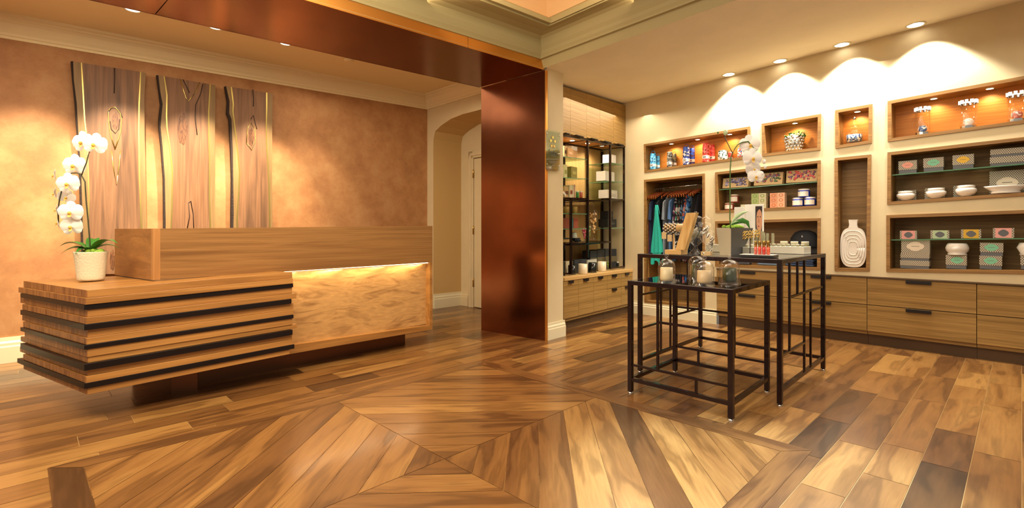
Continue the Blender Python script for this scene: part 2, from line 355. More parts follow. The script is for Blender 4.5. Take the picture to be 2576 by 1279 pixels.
# lobby ceiling
lc=[LW.pt(tl,0,.05),LW.pt(LW.len+.8,0,.05),V((1.0,6.4,0)),V((.2,5.05,0)),V((-3.4,1.9,0))]
struct('ceiling',MB().add([V((p.x,p.y,lobz(p.x,p.y)+.02)) for p in lc],[(0,1,2,3,4)]),M_lobceil)
def basebd(plane,t0,t1,name,h=.16,th=.03,m=M_trimwhite,side=-1,m0=0,m1=0):
    prof=[(0,0),(th,0),(th,h*.62),(th*.8,h*.68),(th*.8,h*.78),(th*.45,h*.86),(th*.4,h),(0,h)]
    return struct(name,MB().hexa([plane.pt(t0+m0*p,z,side*p) for p,z in prof],[plane.pt(t1+m1*p,z,side*p) for p,z in prof]),m)
basebd(LW,tl,LW.len,'baseboard_left',h=.21,m=M_trimwhite)
# arch wall with arched recess and door
ap=[(1090,772),(1090,380),(1090.5,350),(1094.7,330.6),(1108.8,316.6),(1133.8,299.4),(1165,287),(1204.7,277)]
h=[(AW.t(u),AW.at(u,v).z) for u,v in ap];h[0]=(h[0][0],0)
t_e=h[-1][0];z_e=h[-1][1]
h+=[(t_e+.3,z_e+.02),(t_e+.6,z_e)];mid=t_e+.3
full=h[:-1]+[(2*mid-a,b) for a,b in h[:-2][::-1]]
AE=1.62
half=[q for q in full if q[0]<AE-.02];half.append((AE,half[-1][1]))
poly=[(0,0),half[0]]+half[1:]+[(AE,zc),(0,zc)];full=half
struct('wall_back',wallpoly(AW,poly,[],None,''),M_cream)
mb=MB();D=.5
for a,b in zip(full[:-1],full[1:]): mb.add([AW.pt(a[0],a[1]),AW.pt(b[0],b[1]),AW.pt(b[0]+.0,b[1],D),AW.pt(a[0],a[1],D)],[(0,1,2,3)],0,False)
struct('wall_recess',mb,M_tan)
struct('wall_hall',MB().add([AW.pt(-.1,0,D),AW.pt(AE,0,D),AW.pt(AE,3,D),AW.pt(-.1,3,D)],[(0,1,2,3)]),M_cream)
basebd(AW,full[0][0],AW.t(1180,D),'baseboard_recess',side=-1,h=.2,m=M_cream)
bb=bpy.data.objects['baseboard_recess'];bb.location=AW.n*D
cA=Plane(AW.pt(full[0][0],0),AW.pt(full[0][0],0,D))
basebd(cA,0,D,'baseboard_side',h=.2,side=-1,m=M_trimwhite)
dd=thing('door_1','tan painted panel door with moulded casing in the arched lobby recess','door',AW.pt(AW.t(1197,D),0,D),AW.rz);del dd['label'];del dd['category'];dd['kind']='structure'
x0=0.;mb=MB().box(0.,.86,-.03,-.005,.01,2.12);
for z0,z1 in((.2,.95),(1.08,1.95)):mb.box(.13,.73,-.036,-.03,z0,z1)
mb.obj('door_leaf',M_cream,dd,bev=.004)
mb=MB()
for xa in(-.11,.87): mb.box(xa,xa+.1,-.05,0,0,2.23);mb.box(xa+.03,xa+.07,-.065,-.05,0,2.2)
mb.box(-.11,.97,-.05,0,2.13,2.23);mb.box(-.08,.94,-.065,-.05,2.16,2.2);mb.obj('casing',M_cream,dd,bev=.004)
for z in(.3,1.05,1.85):
    MB().lathe([(0,0),(.011,0),(.011,.1),(.005,.115),(0,.12)],8,(-.004,-.045,z)).obj('hinge',M_goldmetal,dd)
# ================================================================ COPPER PORTAL
cn=F(1371,858);cf=F(1210.7,831.5)
n0=P(1369,176.7,cn.y);f0=P(1205,220.5,cf.y);zs=(n0.z+f0.z)/2
do=(P(764,0,(n0.z-CH)*FP/HY)-n0).normalized();di=(P(221.7,0,(f0.z-CH)*FP/HY)-f0).normalized()
po=thing('copper_portal','brushed dark copper portal lining the wide opening between lobby and shop','portal',V((cn.x,cn.y,0)),0)
jn=(cf-cn).normalized();jp=V((-jn.y,jn.x,0));jp=jp if jp.x>0 else -jp
MB().hexa([cn,cf,cf+jp*.03,cn+jp*.03],[V((cn.x,cn.y,n0.z)),V((cf.x,cf.y,f0.z)),V((cf.x,cf.y,f0.z))+jp*.03,V((cn.x,cn.y,n0.z))+jp*.03]).obj('jamb_panel',M_copper_d,po,world=True)
lip=V((.7,.72,0)).normalized()
MB().hexa([cn-jn*.012,cn,cn+jp*.03,cn-jn*.012+jp*.03],[p+V((0,0,n0.z+.0)) for p in(cn-jn*.012,cn,cn+jp*.03,cn-jn*.012+jp*.03)]).obj('edge_strip',M_copper_b,po,world=True)
L1=1.9;
so=n0.copy();si_=f0.copy();sdO=(P(437,0,(n0.z-CH)*FP/HY)-n0).length;
t_s=2.9
pA=n0+do*t_s*1.02;pB=f0+di*t_s
g=.006
MB().hexa([n0,f0,pB,pA],[p+V((0,0,.02)) for p in(n0,f0,pB,pA)]).obj('soffit_panel',M_copper_d,po,world=True)
qA=n0+do*(t_s*1.02+g);qB=f0+di*(t_s+g);rA=n0+do*5;rB=f0+di*5
MB().hexa([qA,qB,rB,rA],[p+V((0,0,.02)) for p in(qA,qB,rB,rA)]).obj('soffit_panel',M_copper_d,po,world=True)
fz=.115
ju=.93
for a,b in((.012,ju),(ju+.004,5)):
    p=[n0+do*a,n0+do*b];k=[q-jn*.006 for q in p]
    MB().hexa([k[0],k[1],p[1],p[0]],[x+V((0,0,fz)) for x in(k[0],k[1],p[1],p[0])]).obj('fascia_strip',M_copper_b,po,world=True)
p=[f0,f0+di*5];MB().hexa([p[0],p[1],p[1]-jn*.02,p[0]-jn*.02],[V((q.x,q.y,2.79)) for q in(p[0],p[1],p[1]-jn*.02,p[0]-jn*.02)]).obj('inner_return',M_copper_d,po,world=True)
# upper wall over the portal (plaster above fascia)
p=[n0+do*-.0,n0+do*5]
# ================================================================ PILLAR / RECESS / RETAIL SHELL
pa=F(1374,859);pb_=F(1416.5,845.6)
PW=Plane(pa,pb_)
q0=cn+jp*.032;q1=V((pb_.x,pb_.y,0));q2=PB.pt(-.02,0,.5);q3=cf+jp*.03+V((0.25,.25,0))
def cz(p,e=.02): return V((p.x,p.y,CEIL.z(p.x,p.y)+e))
struct('wall_pillar',MB().hexa([q0,q1,q2,q3],[cz(q) for q in(q0,q1,q2,q3)]),M_creamwall)
basebd(Plane(q0,q1),0,(q1-q0).length+.02,'baseboard_pillar',h=.165,th=.022)
# retail ceiling with slight slope as measured
rc_=[V((.26,4.9,0)),V((-.1,5.6,0)),V((.4,8.2,0)),V((1.6,8.2,0)),RW.pt(3.2,0,.1),V((3.4,-.6,0)),V((3.2,1.5,0))]
e1=V((.312,4.93,0));dR=V((.6455,-.7637,0)).normalized()
rc_=[e1+V((.035,.0,0)),V((.38,5.3,0)),V((.4,8.4,0)),V((1.3,8.4,0)),RW.pt(4.5,0,.1),e1+dR*7.4]
struct('ceiling_retail',MB().add([cz(p,0) for p in rc_],[tuple(range(len(rc_)))]),M_ceil)
# right wall with niche holes
holes={}
nic={
'A':[(1620.5,363.5),(1887.5,318.5),(1887.5,399),(1622,434.5)],
'B':[(1917,312),(2066,287),(2064.5,378),(1918,394)],
'C':[(2101.6,278),(2195,262),(2193.7,360.6),(2102,374)],
'D':[(2233.6,255),(2760,158),(2760,286.5),(2233.6,357)],
'E':[(1621,453),(1773.5,436.8),(1774,774),(1622,762)],
'F':[(1800,434),(2065,403.5),(2064,524.3),(1800.6,536)],
'G':[(1800,557),(2065,549),(2064,680.3),(1800,671)],
'H':[(2100,398),(2192,389),(2188,683),(2100,682)],
'I':[(2233,384),(2760,324.5),(2760,481.7),(2232,515.5)],
'J':[(2230,541.8),(2760,522),(2760,692.5),(2230,684)]}
WO=-.0    # wall face offset from toe line
def rw(u,v,off=0.): return RW.at(u,v,off)
for k,c in nic.items():
    holes[k]=[ (RW.loc(rw(u,v,-.06)).x,rw(u,v,-.06).z) for u,v in c]
WF=-.06
tz0=RW.t(1600);tA=RW.loc(PB.pt(0,0,.5));tmin=RW.t(1504)-.02;tmax=4.2
ztop=lambda t:CEIL.z(RW.pt(t,0,WF).x,RW.pt(t,0,WF).y)+.01
tc_=RW.loc(rw(1803,700,WF)).x
outer=[(tmin,0),(tc_,0),(tc_,.655),(tmax,.655),(tmax,ztop(tmax)),(tmin,ztop(tmin))]
struct('wall_right',wallpoly(RW,outer,[holes[k] for k in nic],None,'',off=WF),M_creamwall)
basebd(Plane(RW.pt(RW.loc(rw(1592,700,WF)).x,0,WF),RW.pt(tc_,0,WF)),0,tc_-RW.loc(rw(1592,700,WF)).x,'baseboard_right',h=.165,th=.02)
def lerp(a,b,k): return a+(b-a)*k
NI={}
labels={
'A':'long honey-lit wall niche holding coloured bath salt bottles, left end of top row',
'B':'lit wall niche holding the silver vase of succulents',
'C':'small square lit niche holding a glass apothecary jar',
'D':'long lit wall niche at far right with tall glass cylinders',
'E':'tall wood-lined closet niche full of hanging garments',
'F':'dark wood wall niche with blue jars and wrapped bath trays',
'G':'dark wood wall niche with black hat and folded blue clothes',
'H':'tall narrow wall niche holding the white oval platter',
'I':'wide wall niche at right with white lidded bowls and patterned boxes',
'J':'wide lower wall niche at right with small pastel soap boxes'}
depth={'A':.2,'B':.2,'C':.18,'D':.2,'E':.42,'F':.24,'G':.3,'H':.16,'I':.26,'J':.26}
for k,c in nic.items():
    hl=holes[k];D=depth[k];W_=[RW.pt(a,z,WF) for a,z in hl]
    base=(W_[3]+W_[2])/2 if k not in 'DIJ' else lerp(W_[3],W_[2],.4)
    t=thing('wall_niche',labels[k],'niche',W_[3],RW.rz)
    th=.028
    def inset(e,off):
        (a0,z0),(a1,z1),(a2,z2),(a3,z3)=hl
        return [RW.pt(a0+e,z0-e,off),RW.pt(a1-e,z1-e,off),RW.pt(a2-e,z2+e,off),RW.pt(a3+e,z3+e,off)]
    A=inset(-.0,WF-.012);B=inset(th,WF-.012);Bk=inset(th,WF+D);Ao=inset(0,WF+.01)
    mb=MB();mb.add(A+B+Bk+Ao,[(i,(i+1)%4,4+(i+1)%4,4+i) for i in range(4)]+[(4+i,4+(i+1)%4,8+(i+1)%4,8+i) for i in range(4)]+[(i,12+i,12+(i+1)%4,(i+1)%4) for i in range(4)])
    lit=k in 'ABCD'
    mb.obj('lining',M_niche if not lit else M_honey if False else M_niche,t,world=True)
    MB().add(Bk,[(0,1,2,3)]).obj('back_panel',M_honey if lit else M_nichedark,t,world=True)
    NI[k]=(t,B,Bk)
def gshelf(par,p0,p1,d0,d1,name='glass_shelf'):
    a=rw(*p0,d0);b=rw(*p1,d0);a2=a+RW.n*(d1-d0);b2=b+RW.n*(d1-d0);z=V((0,0,-.009))
    o=MB();o.hexa([a+z,b+z,b2+z,a2+z],[a,b,b2,a2]);ob=o.obj(name,[M_shelfglass],par,world=True)
    e=V(RW.n)*-.0015;MB().hexa([a+z+e,b+z+e,b+z,a+z],[a+e,b+e,b,a]).obj('glass_edge',M_shelfedge,ob,world=True)
    return ob
gshelf(NI['F'][0],(1809,477),(2060,456),-.03,.15)
gshelf(NI['I'][0],(2242,440),(2700,401),-.03,.17)
gshelf(NI['J'][0],(2239,603),(2700,598),-.03,.17)
# puck lights in niches
def lamp(kind,loc,target,e,col=(1,.86,.66),size=1.2,blend=.6,rad=.03,sx=.5,sy=.5,name='lamp'):
    l=bpy.data.lights.new(name,kind);l.energy=e;l.color=col
    if kind=='SPOT': l.spot_size=size;l.spot_blend=blend;l.shadow_soft_size=rad
    if kind=='POINT': l.shadow_soft_size=rad
    if kind=='AREA': l.shape='RECTANGLE';l.size=sx;l.size_y=sy
    o=bpy.data.objects.new(name,l);C.objects.link(o);o.location=loc
    if target is not None:
        d=V(target)-V(loc);o.rotation_euler=d.to_track_quat('-Z','Y').to_euler()
    return o
WARM=(1,.78,.5)
def puck(par,p,r=.03,e=6,col=WARM):
    f=MB().lathe([(0,0),(r*.7,0),(r*.72,-.002),(r,-.003),(r,.002)],20,p).obj('downlight',M_chrome,par,world=True)
    MB().lathe([(0,-.0035),(r*.72,-.0035)],16,p).obj('lens',M_lensw,f,world=True)
    lamp('SPOT',V(p)+V((0,0,-.01)),V(p)+V((0,0,-1))+RW.n*.22,e,col,2.3,.7,.012,name='niche_lamp')
def nichetop(k,u): # ceiling point at depth middle
    t,B,Bk=NI[k];off=WF+depth[k]*.5
    a=(RW.loc(B[0])+RW.loc(Bk[0]))/2;b=(RW.loc(B[1])+RW.loc(Bk[1]))/2
    tt=(RW.at(u,300,off)-RW.a).dot(RW.d);kk=(tt-a.x)/(b.x-a.x);return RW.pt(tt,lerp(a.z,b.z,kk)-.002,off)
for k,us in {'A':(1689,1755,1836),'B':(2000,),'C':(2157,),'D':(2349,2490,2640)}.items():
    for u in us: puck(NI[k][0],nichetop(k,u),.034,6.5)
# ================================================================ DRAWER CABINETS (right)
t1=RW.loc(rw(2181,760,WF)).x;t2=RW.loc(rw(2457,760,WF)).x;w=t2-t1
edges=[tc_,t1-w,t1,t2,t2+w,t2+2*w]
if t1-w-tc_>w*1.35: edges=[tc_,t1-2*w]+edges[1:]
nm=['behind the tall display table','just left of the tall table leg','under the white platter niche','under the wide right niches','at the far right end','beyond the right end']
def zz(v,u,off=WF): return rw(u,v,off).z
cab_lab=['wood veneer drawer cabinet nearest the hanging clothes closet','wood veneer drawer cabinet behind the tall display table','wood veneer drawer cabinet under the black hat niche end and platter','wide drawer cabinet below the patterned box niches','wide drawer cabinet cut off by the right edge of the photo','drawer cabinet past the right edge']
for i,(a,b) in enumerate(zip(edges[:-1],edges[1:])):
    if i==len(edges)-2 and len(edges)>6: pass
    t=thing('drawer_cabinet',cab_lab[min(i,5)],'cabinet',RW.pt(a,0,0),RW.rz,None)
    L=b-a;g=.002
    def zt(x,base,slope=.0): return base
    zb=.135;zm=.385;zt_=.642
    MB().box(g,L-g,-.035,.35,.1,.65).obj('carcass',M_oak,t)
    MB().box(0.001,L-.001,0.0,.05,0,.099).obj('toe_kick',M_toe,t)
    for z0,z1 in((zb,zm-.003),(zm+.003,zt_)):
        d=MB().box(g,L-g,-.06,-.036,z0,z1).obj('drawer',M_oak,t,bev=.0015)
        MB().box(L/2-.09,L/2+.09,-.078,-.06,z1-.012,z1-.002).box(L/2-.09,L/2+.09,-.078,-.074,z1-.03,z1-.01).obj('handle',M_blackh,d,bev=.001)
ct=MB().hexa([RW.pt(tc_,.645,WF-.012),RW.pt(tmax,.65,WF-.012),RW.pt(tmax,.65,0),RW.pt(tc_,.645,0)],[RW.pt(tc_,.657,WF-.012),RW.pt(tmax,.665,WF-.012),RW.pt(tmax,.665,0),RW.pt(tc_,.657,0)]).obj('trim_3',M_toe);ct['kind']='structure'
# ================================================================ RECESS CABINETS
def pbu(u): return PB.t(u)
ub=[1412,1450,1488,1523,1558,1593]
_n=RW.n;_w=RW.a+_n*(-.062);_t=(_w-PB.a).dot(_n)/PB.d.dot(_n)
rl=['narrow wood base cabinet beside the cream pillar','second wood base cabinet from the cream pillar','middle wood base cabinet below the candles','fourth wood base cabinet from the cream pillar','end wood base cabinet against the shop side wall']
PBF=-.02
ctz=.578
for i in range(5):
    a,b=pbu(ub[i])+.0004,min(pbu(ub[i+1])-.0004,_t-.42*0);L=b-a
    a=a+(.004 if i==0 else 0);L=b-a
    t=thing('base_cabinet',rl[i],'cabinet',PB.pt(a,0,0),PB.rz)
    MB().box(.001,L-.001,-.01,.25,.1,ctz-.031).obj('carcass',M_oak,t)
    MB().box(0.001,L-.001,.03,.07,0,.13).obj('toe_kick',M_toe,t)
    zs_=[(.135,.545)] if i<3 else [(.135,.37),(.376,.545)]
    for z0,z1 in zs_:
        d=MB().box(.0015,L-.0015,-.028,-.011,z0,z1).obj('door' if i<3 else 'drawer',M_oak,t,bev=.001)
        MB().box(L*.3,L*.6,-.045,-.028,z1-.008,z1).box(L*.3,L*.6,-.045,-.042,z1-.03,z1-.004).obj('handle',M_blackh,d)
a,b=pbu(1412),_t
te=lambda off:((RW.a+RW.n*-.064)-(PB.a+PB.n*off)).dot(RW.n)/PB.d.dot(RW.n)
ta_=pbu(1414)
ct_=[PB.pt(ta_,ctz-.03,-.035),PB.pt(te(-.035),ctz-.03,-.035),PB.pt(te(.46),ctz-.03,.46),PB.pt(ta_,ctz-.03,.46)]
t=MB().hexa(ct_,[q+V((0,0,.035)) for q in ct_]).obj('countertop',M_linen,world=True,loc=PB.pt(a,0,0),rz=PB.rz,bev=.002);tag(t,'thin oak countertop running under the lit corner shelving','countertop')
# back panel of recess (wood veneer wall)
dp=.47
struct('wall_shelving',MB().add([PB.pt(a-.1,.5,dp),PB.pt(b+.6,.5,dp),PB.pt(b+.6,2.95,dp),PB.pt(a-.1,2.95,dp)],[(0,1,2,3)]),wood('recess_back_veneer','#c79a58','#dcb673',grain='z',freq=14,along=.6,rough=.5,fine=.15,rnd=False))
# upper cabinets
EO=.10   # shelving front plane offset
uu=[1410,1431.5,1472,1506,1540,1571]
ul=['narrow wood upper cabinet against the cream pillar','second wood upper cabinet from the pillar above the shelving','middle wood upper cabinet above the lit shelving','fourth wood upper cabinet from the pillar','wood upper cabinet in the ceiling corner by the wall-wash light']
zb=lambda u:P(0,lerp(338,370,(u-1414)/158),PB.at(u,HY,EO).y).z
for i in range(5):
    a=PB.t(uu[i],EO);b=PB.t(uu[i+1],EO);L=b-a;z0=(zb(uu[i])+zb(uu[i+1]))/2
    pA_=PB.pt(a,0,EO);zt0=CEIL.z(pA_.x,pA_.y);pB_=PB.pt(b,0,EO);zt1=CEIL.z(pB_.x,pB_.y)
    t=thing('wall_cabinet',ul[i],'cabinet',PB.pt(a,z0,EO),PB.rz)
    MB().hexa([V((.001,.0,.0)),V((L-.001,.0,.0)),V((L-.001,.36,0)),V((.001,.36,0))],[V((.001,0,zt0-z0-.02)),V((L-.001,0,zt1-z0-.02)),V((L-.001,.36,zt1-z0-.02)),V((.001,.36,zt0-z0-.02))]).obj('carcass',M_oak,t)
    d=MB().hexa([V((.0015,-.02,0.01)),V((L-.0015,-.02,0.01)),V((L-.0015,-.001,0.01)),V((.0015,-.001,0.01))],[V((.0015,-.02,zt0-z0-.03)),V((L-.0015,-.02,zt1-z0-.03)),V((L-.0015,-.001,zt1-z0-.03)),V((.0015,-.001,zt0-z0-.03))]).obj('door',M_oak,t)
    MB().box(L*.25,L*.7,-.05,-.02,.004,.014).obj('pull',M_blackh,d)
# ================================================================ ETAGERE
et=thing('corner_shelving','dark bronze metal shelving frame with glass shelves in the lit corner recess','shelf',PB.pt(PB.t(1480,EO),ctz,EO),PB.rz)
def E(u,v,off=0.): return PB.at(u,v,EO+off)
pw=.024;SD=.34
ztp=lambda u:zb(u)-.015
def post(u,v0,v1,off=0.,nm_='post'):
    a=E(u,v0,off);b=E(u,v1,off);x=PB.d*pw/2;y=PB.n*pw/2
    q=[-x-y,x-y,x+y,-x+y];p0=V((a.x,a.y,max(a.z,ctz+.006)));p1=V((a.x,a.y,b.z))
    MB().hexa([p0+k for k in q],[p1+k for k in q]).obj(nm_,M_iron,et,world=True)
def postp(p,z0,z1):
    x=PB.d*pw/2;y=PB.n*pw/2;q=[-x-y,x-y,x+y,-x+y]
    MB().hexa([V((p.x,p.y,z0))+k for k in q],[V((p.x,p.y,z1))+k for k in q]).obj('post',M_iron,et,world=True)
ut=[1413,1478,1535,1570]
post(1478,649,350);post(1535,676,362);post(1570,672,368)
for u in(1420,1478,1535,1571):
    p=E(u,500);p=p+PB.n*SD;postp(p,ctz+.006,2.2)
post(1436,690,500,-.03)
def rail(a,b,th=.02):
    MB().bar(a,b,th,th).obj('rail',M_iron,et,world=True)
rail(E(1411,340),E(1571,370.5))
bk=PB.n*SD
rail(E(1411,341)+bk,E(1571,371)+bk)
for u,v in((1478,352),(1535,363),(1570,370)): rail(E(u,v),E(u,v)+bk,.018)
# dark solid shelf rails at mid and lower height
for (a,b) in(((1413,499),(1478,501)),((1535,504),(1570,503)),((1436,616),(1478,614)),((1478,614),(1535,609)),((1535,676),(1570,671)),((1411,689),(1436,689)),((1411,617),(1436,616))):
    rail(E(*a),E(*b),.02)
rail(E(1535,504),E(1535,504)+bk);rail(E(1478,501),E(1478,501)+bk);rail(E(1478,502)+bk,E(1570,503)+bk);rail(E(1570,503),E(1570,503)+bk);rail(E(1535,609),E(1535,609)+bk);rail(E(1478,614)+bk,E(1535,609)+bk)
def esh(u0,v0,u1,v1,solid=False):
    a=E(u0,v0);b=E(u1,v1);z=V((0,0,-.008));i=V((0,0,0))
    o=MB().hexa([a+z,b+z,b+bk+z,a+bk+z],[a,b,b+bk,a+bk]).obj('dark_shelf' if solid else 'glass_shelf',M_iron if solid else M_shelfglass,et,world=True)
    if not solid:
        e=PB.n*-.0015;MB().hexa([a+z+e,b+z+e,b+z,a+z],[a+e,b+e,b,a]).obj('glass_edge',M_shelfedge,o,world=True)
        e=PB.d*-.0015;MB().hexa([a+z+e,a+z,a+bk+z,a+bk+z+e],[a+e,a,a+bk,a+bk+e]).obj('glass_edge',M_shelfedge,o,world=True)
for a in((1413,393,1476,401),(1413,446,1476,450),(1413,537,1476,538),(1413,576,1476,575),(1537,409,1568,414),(1537,456,1568,458),(1537,574,1568,573)): esh(*a)
esh(1413,498,1476,500,True);esh(1480,506,1568,504,True);esh(1411,613,1476,612,True);esh(1480,611,1533,608,True)
# lit canopy under the upper cabinets
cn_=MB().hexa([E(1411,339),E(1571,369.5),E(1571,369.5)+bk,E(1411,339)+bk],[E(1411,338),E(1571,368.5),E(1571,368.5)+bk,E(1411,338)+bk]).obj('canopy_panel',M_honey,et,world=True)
for u in(1421,1458,1495,1532):
    k=(u-1411)/160;p=lerp(E(1411,339),E(1571,369.5),k)+PB.n*.14;p.z-=.003
    f=MB().lathe([(0,0),(.03,0),(.031,-.003),(.042,-.004),(.042,.001)],18,p).obj('downlight',M_chrome,et,world=True)
    MB().lathe([(0,-.005),(.03,-.005)],14,p).obj('lens',M_lensw,f,world=True)
    lamp('SPOT',p+V((0,0,-.015)),p+V((0,0,-1))+PB.n*.22,15,(1,.84,.6),2.4,.8,.02,name='shelf_lamp')
# ================================================================ RECEPTION DESK
zDK=.15
DA=F(384.6,580+1250*.95/3.203,.15);DA=V((-2.315,3.203,0));DB=V((-.762,4.763,0))
DP=Plane(DA,DB);DW=V((-.549,.38,0)).normalized()   # front plane and the depth direction of the left end
desk=thing('reception_desk','long floating teak reception desk with stacked slat block and glowing burl panel','desk',DA,DP.rz)
def dpt(u,v,o=V((0,0,0))): return DP.at(u,v)+o
dep=.667
def slab4(name,A,B,z0a,z1a,z0b,z1b,depth,m,par,dirv=None,bev=0.):
    dv=(dirv or DW)*depth
    bt=[V((A.x,A.y,z0a)),V((B.x,B.y,z0b)),V((B.x,B.y,z0b))+dv,V((A.x,A.y,z0a))+dv]
    tp=[V((A.x,A.y,z1a)),V((B.x,B.y,z1b)),V((B.x,B.y,z1b))+dv,V((A.x,A.y,z1a))+dv]
    return MB().hexa(bt,tp).obj(name,m,par,world=True,bev=bev)
zA1=dpt(384.6,575.6).z;zB1=dpt(1088,568.8).z;zA0=dpt(384.6,705).z;zB0=dpt(1082,660.4).z
# top counter: front panel, left end panel, corner post, top board
cpA=dpt(403,600);
slab4('corner_post',DA,V((cpA.x,cpA.y,0)),zA0,zA1,zA0,zA1,.03,wood('teak_corner','#a06a36','#c08a50',grain='z',freq=14,along=.6,rough=.35,fine=.2),desk)
slab4('upper_panel',V((cpA.x,cpA.y,0)),DB,zA0,zA1,zB0,zB1,.035,M_desk,desk)
e=DA+DW*.03
MB().hexa([V((e.x,e.y,zA0)),V((e.x,e.y,zA0))+DP.d*.035,V((e.x,e.y,zA0))+DP.d*.035+DW*.64,V((e.x,e.y,zA0))+DW*.64],[V((e.x,e.y,zA1)),V((e.x,e.y,zA1))+DP.d*.035,V((e.x,e.y,zA1))+DP.d*.035+DW*.64,V((e.x,e.y,zA1))+DW*.64]).obj('end_panel',wood('teak_end','#80532a','#a4703a',grain='y',freq=18,along=.5,rough=.38,fine=.2),desk,world=True)
slab4('countertop',DA+DW*.03+DP.d*.036,DB+DW*.035,zA1-.02,zA1,zB1-.02,zB1,.30,M_desk,desk)
# right end frame post and bottom board
zb_=.15
pR0=dpt(1081.5,700)
slab4('end_post',V((pR0.x,pR0.y,0)),DB,zb_,zB0,zb_,zB0,.3,M_slat,desk)
uL=dpt(600,800)
slab4('bottom_board',V((uL.x,uL.y,0)),V((pR0.x,pR0.y,0)),zb_,zb_+.07,zb_,zb_+.045,.12,M_slat,desk)
bo=DW*.055
slab4('burl_panel',V((uL.x,uL.y,0))+bo,V((pR0.x,pR0.y,0))+bo,zb_+.05,zA0,zb_+.05,zB0,.02,M_burl,desk)
st=MB();a=V((uL.x,uL.y,zB0-.004))+DW*.03;a.z=lerp(zA0,zB0,.42)-.004;b=V((pR0.x,pR0.y,zB0-.006))+DW*.03
st.bar(a,b,.012,.006);st.obj('led_strip',M_led,desk,world=True)
for k in(.15,.38,.62,.86):
    p=lerp(a,b,k);l=lamp('AREA',p+V((0,0,-.012)),p+V((0,0,-1))+DW*.12,1.5,(1,.78,.48),sx=.5,sy=.02,name='desk_led');l.rotation_euler.z=DP.rz if False else l.rotation_euler.z
# body behind (carcass)
slab4('carcass',V((uL.x,uL.y,0))+DW*.08,V((pR0.x,pR0.y,0))+DW*.08,zb_+.01,zA0-.02,zb_+.01,zB0-.02,.22,M_slat,desk)
# slatted block
SN=V((-2.41,2.82,0));SR=V((-1.60,3.62,0));sv=(SR-SN);sd=sv.normalized();SV=V((-.87,.52,0));sn=V((sd.y,-sd.x,0))
kz=(.795-.76)/sv.length
lay=[(730.6,750,0,-.0,.0,0,0),(750,767,0,.012,.07,.0,0),(767,780,1,.0,.0,.004,0),(780,799,0,-.004,.07,.0,0),(799,816,0,.010,.0,.025,0),(816,831,1,.006,.0,-.01,0),(831,851,0,-.006,.04,.01,0),(851,868,0,.004,.0,.006,0),(868,879.6,1,.002,.0,.006,0),(879.6,900,0,.0,-.02,.0,0),(900,915,0,-.006,.07,.035,0),(915,932,1,.010,.0,-.004,0),(932,947,0,-.004,.08,.0,0),(947,964,0,.008,-.01,.0,0),(964,978,1,.002,.06,.012,0),(978,994,0,.0,.0,-.02,0)]
for v0,v1,kd,fp,de,re,_ in lay:
    if kd: fp+=.006
    z1=CH-(v0-HY)*2.82/FP;z0=CH-(v1-HY)*2.82/FP+.0008
    a=SN+sn*fp-sd*(fp*.6 if not kd else .014);b=SR+sn*fp+sd*re;dv=SV*(1+(de+(.015 if kd else 0))/SV.length)
    L=(b-a).length
    q=[a,b,b+V(SV)*.62,a+dv]
    MB().hexa([V((p.x,p.y,z0+kz*((p-SN).dot(sd) if i in(1,2) else 0))) for i,p in enumerate(q)],[V((p.x,p.y,z1+kz*((p-SN).dot(sd) if i in(1,2) else 0))) for i,p in enumerate(q)]).obj('slat',[M_slat,M_slatdark][kd],desk,world=True,bev=.0015)
# end grain veneers on the left end of the wooden slats are modelled as thin facings
for v0,v1,kd,fp,de,re,_ in lay:
    if kd: continue
    z1=CH-(v0-HY)*2.82/FP-.001;z0=CH-(v1-HY)*2.82/FP+.002;a=SN+sn*fp-sd*fp*.6-sd*.002;dv=SV*(1+de/SV.length);b=a+dv
    MB().hexa([V((a.x,a.y,z0)),V((a.x,a.y,z0))+sd*.002,V((b.x,b.y,z0))+sd*.002,V((b.x,b.y,z0))],[V((a.x,a.y,z1)),V((a.x,a.y,z1))+sd*.002,V((b.x,b.y,z1))+sd*.002,V((b.x,b.y,z1))]).obj('slat_end',M_deskend,desk,world=True)
# base
f0_=F(499,969.6);f1_=F(1019,866.8);
MB().hexa([f0_,f1_,f1_+DW*.25,f0_+DW*.25],[p+V((0,0,.155)) for p in(f0_,f1_,f1_+DW*.25,f0_+DW*.25)]).obj('plinth',M_bronze,desk,world=True)
g0=F(431,994);g1=F(497,986)
MB().hexa([g0,g1,g1+SV*.55,g0+SV*.55],[p+V((0,0,.176)) for p in(g0,g1,g1+SV*.55,g0+SV*.55)]).obj('support_leg',M_bronze,desk,world=True)
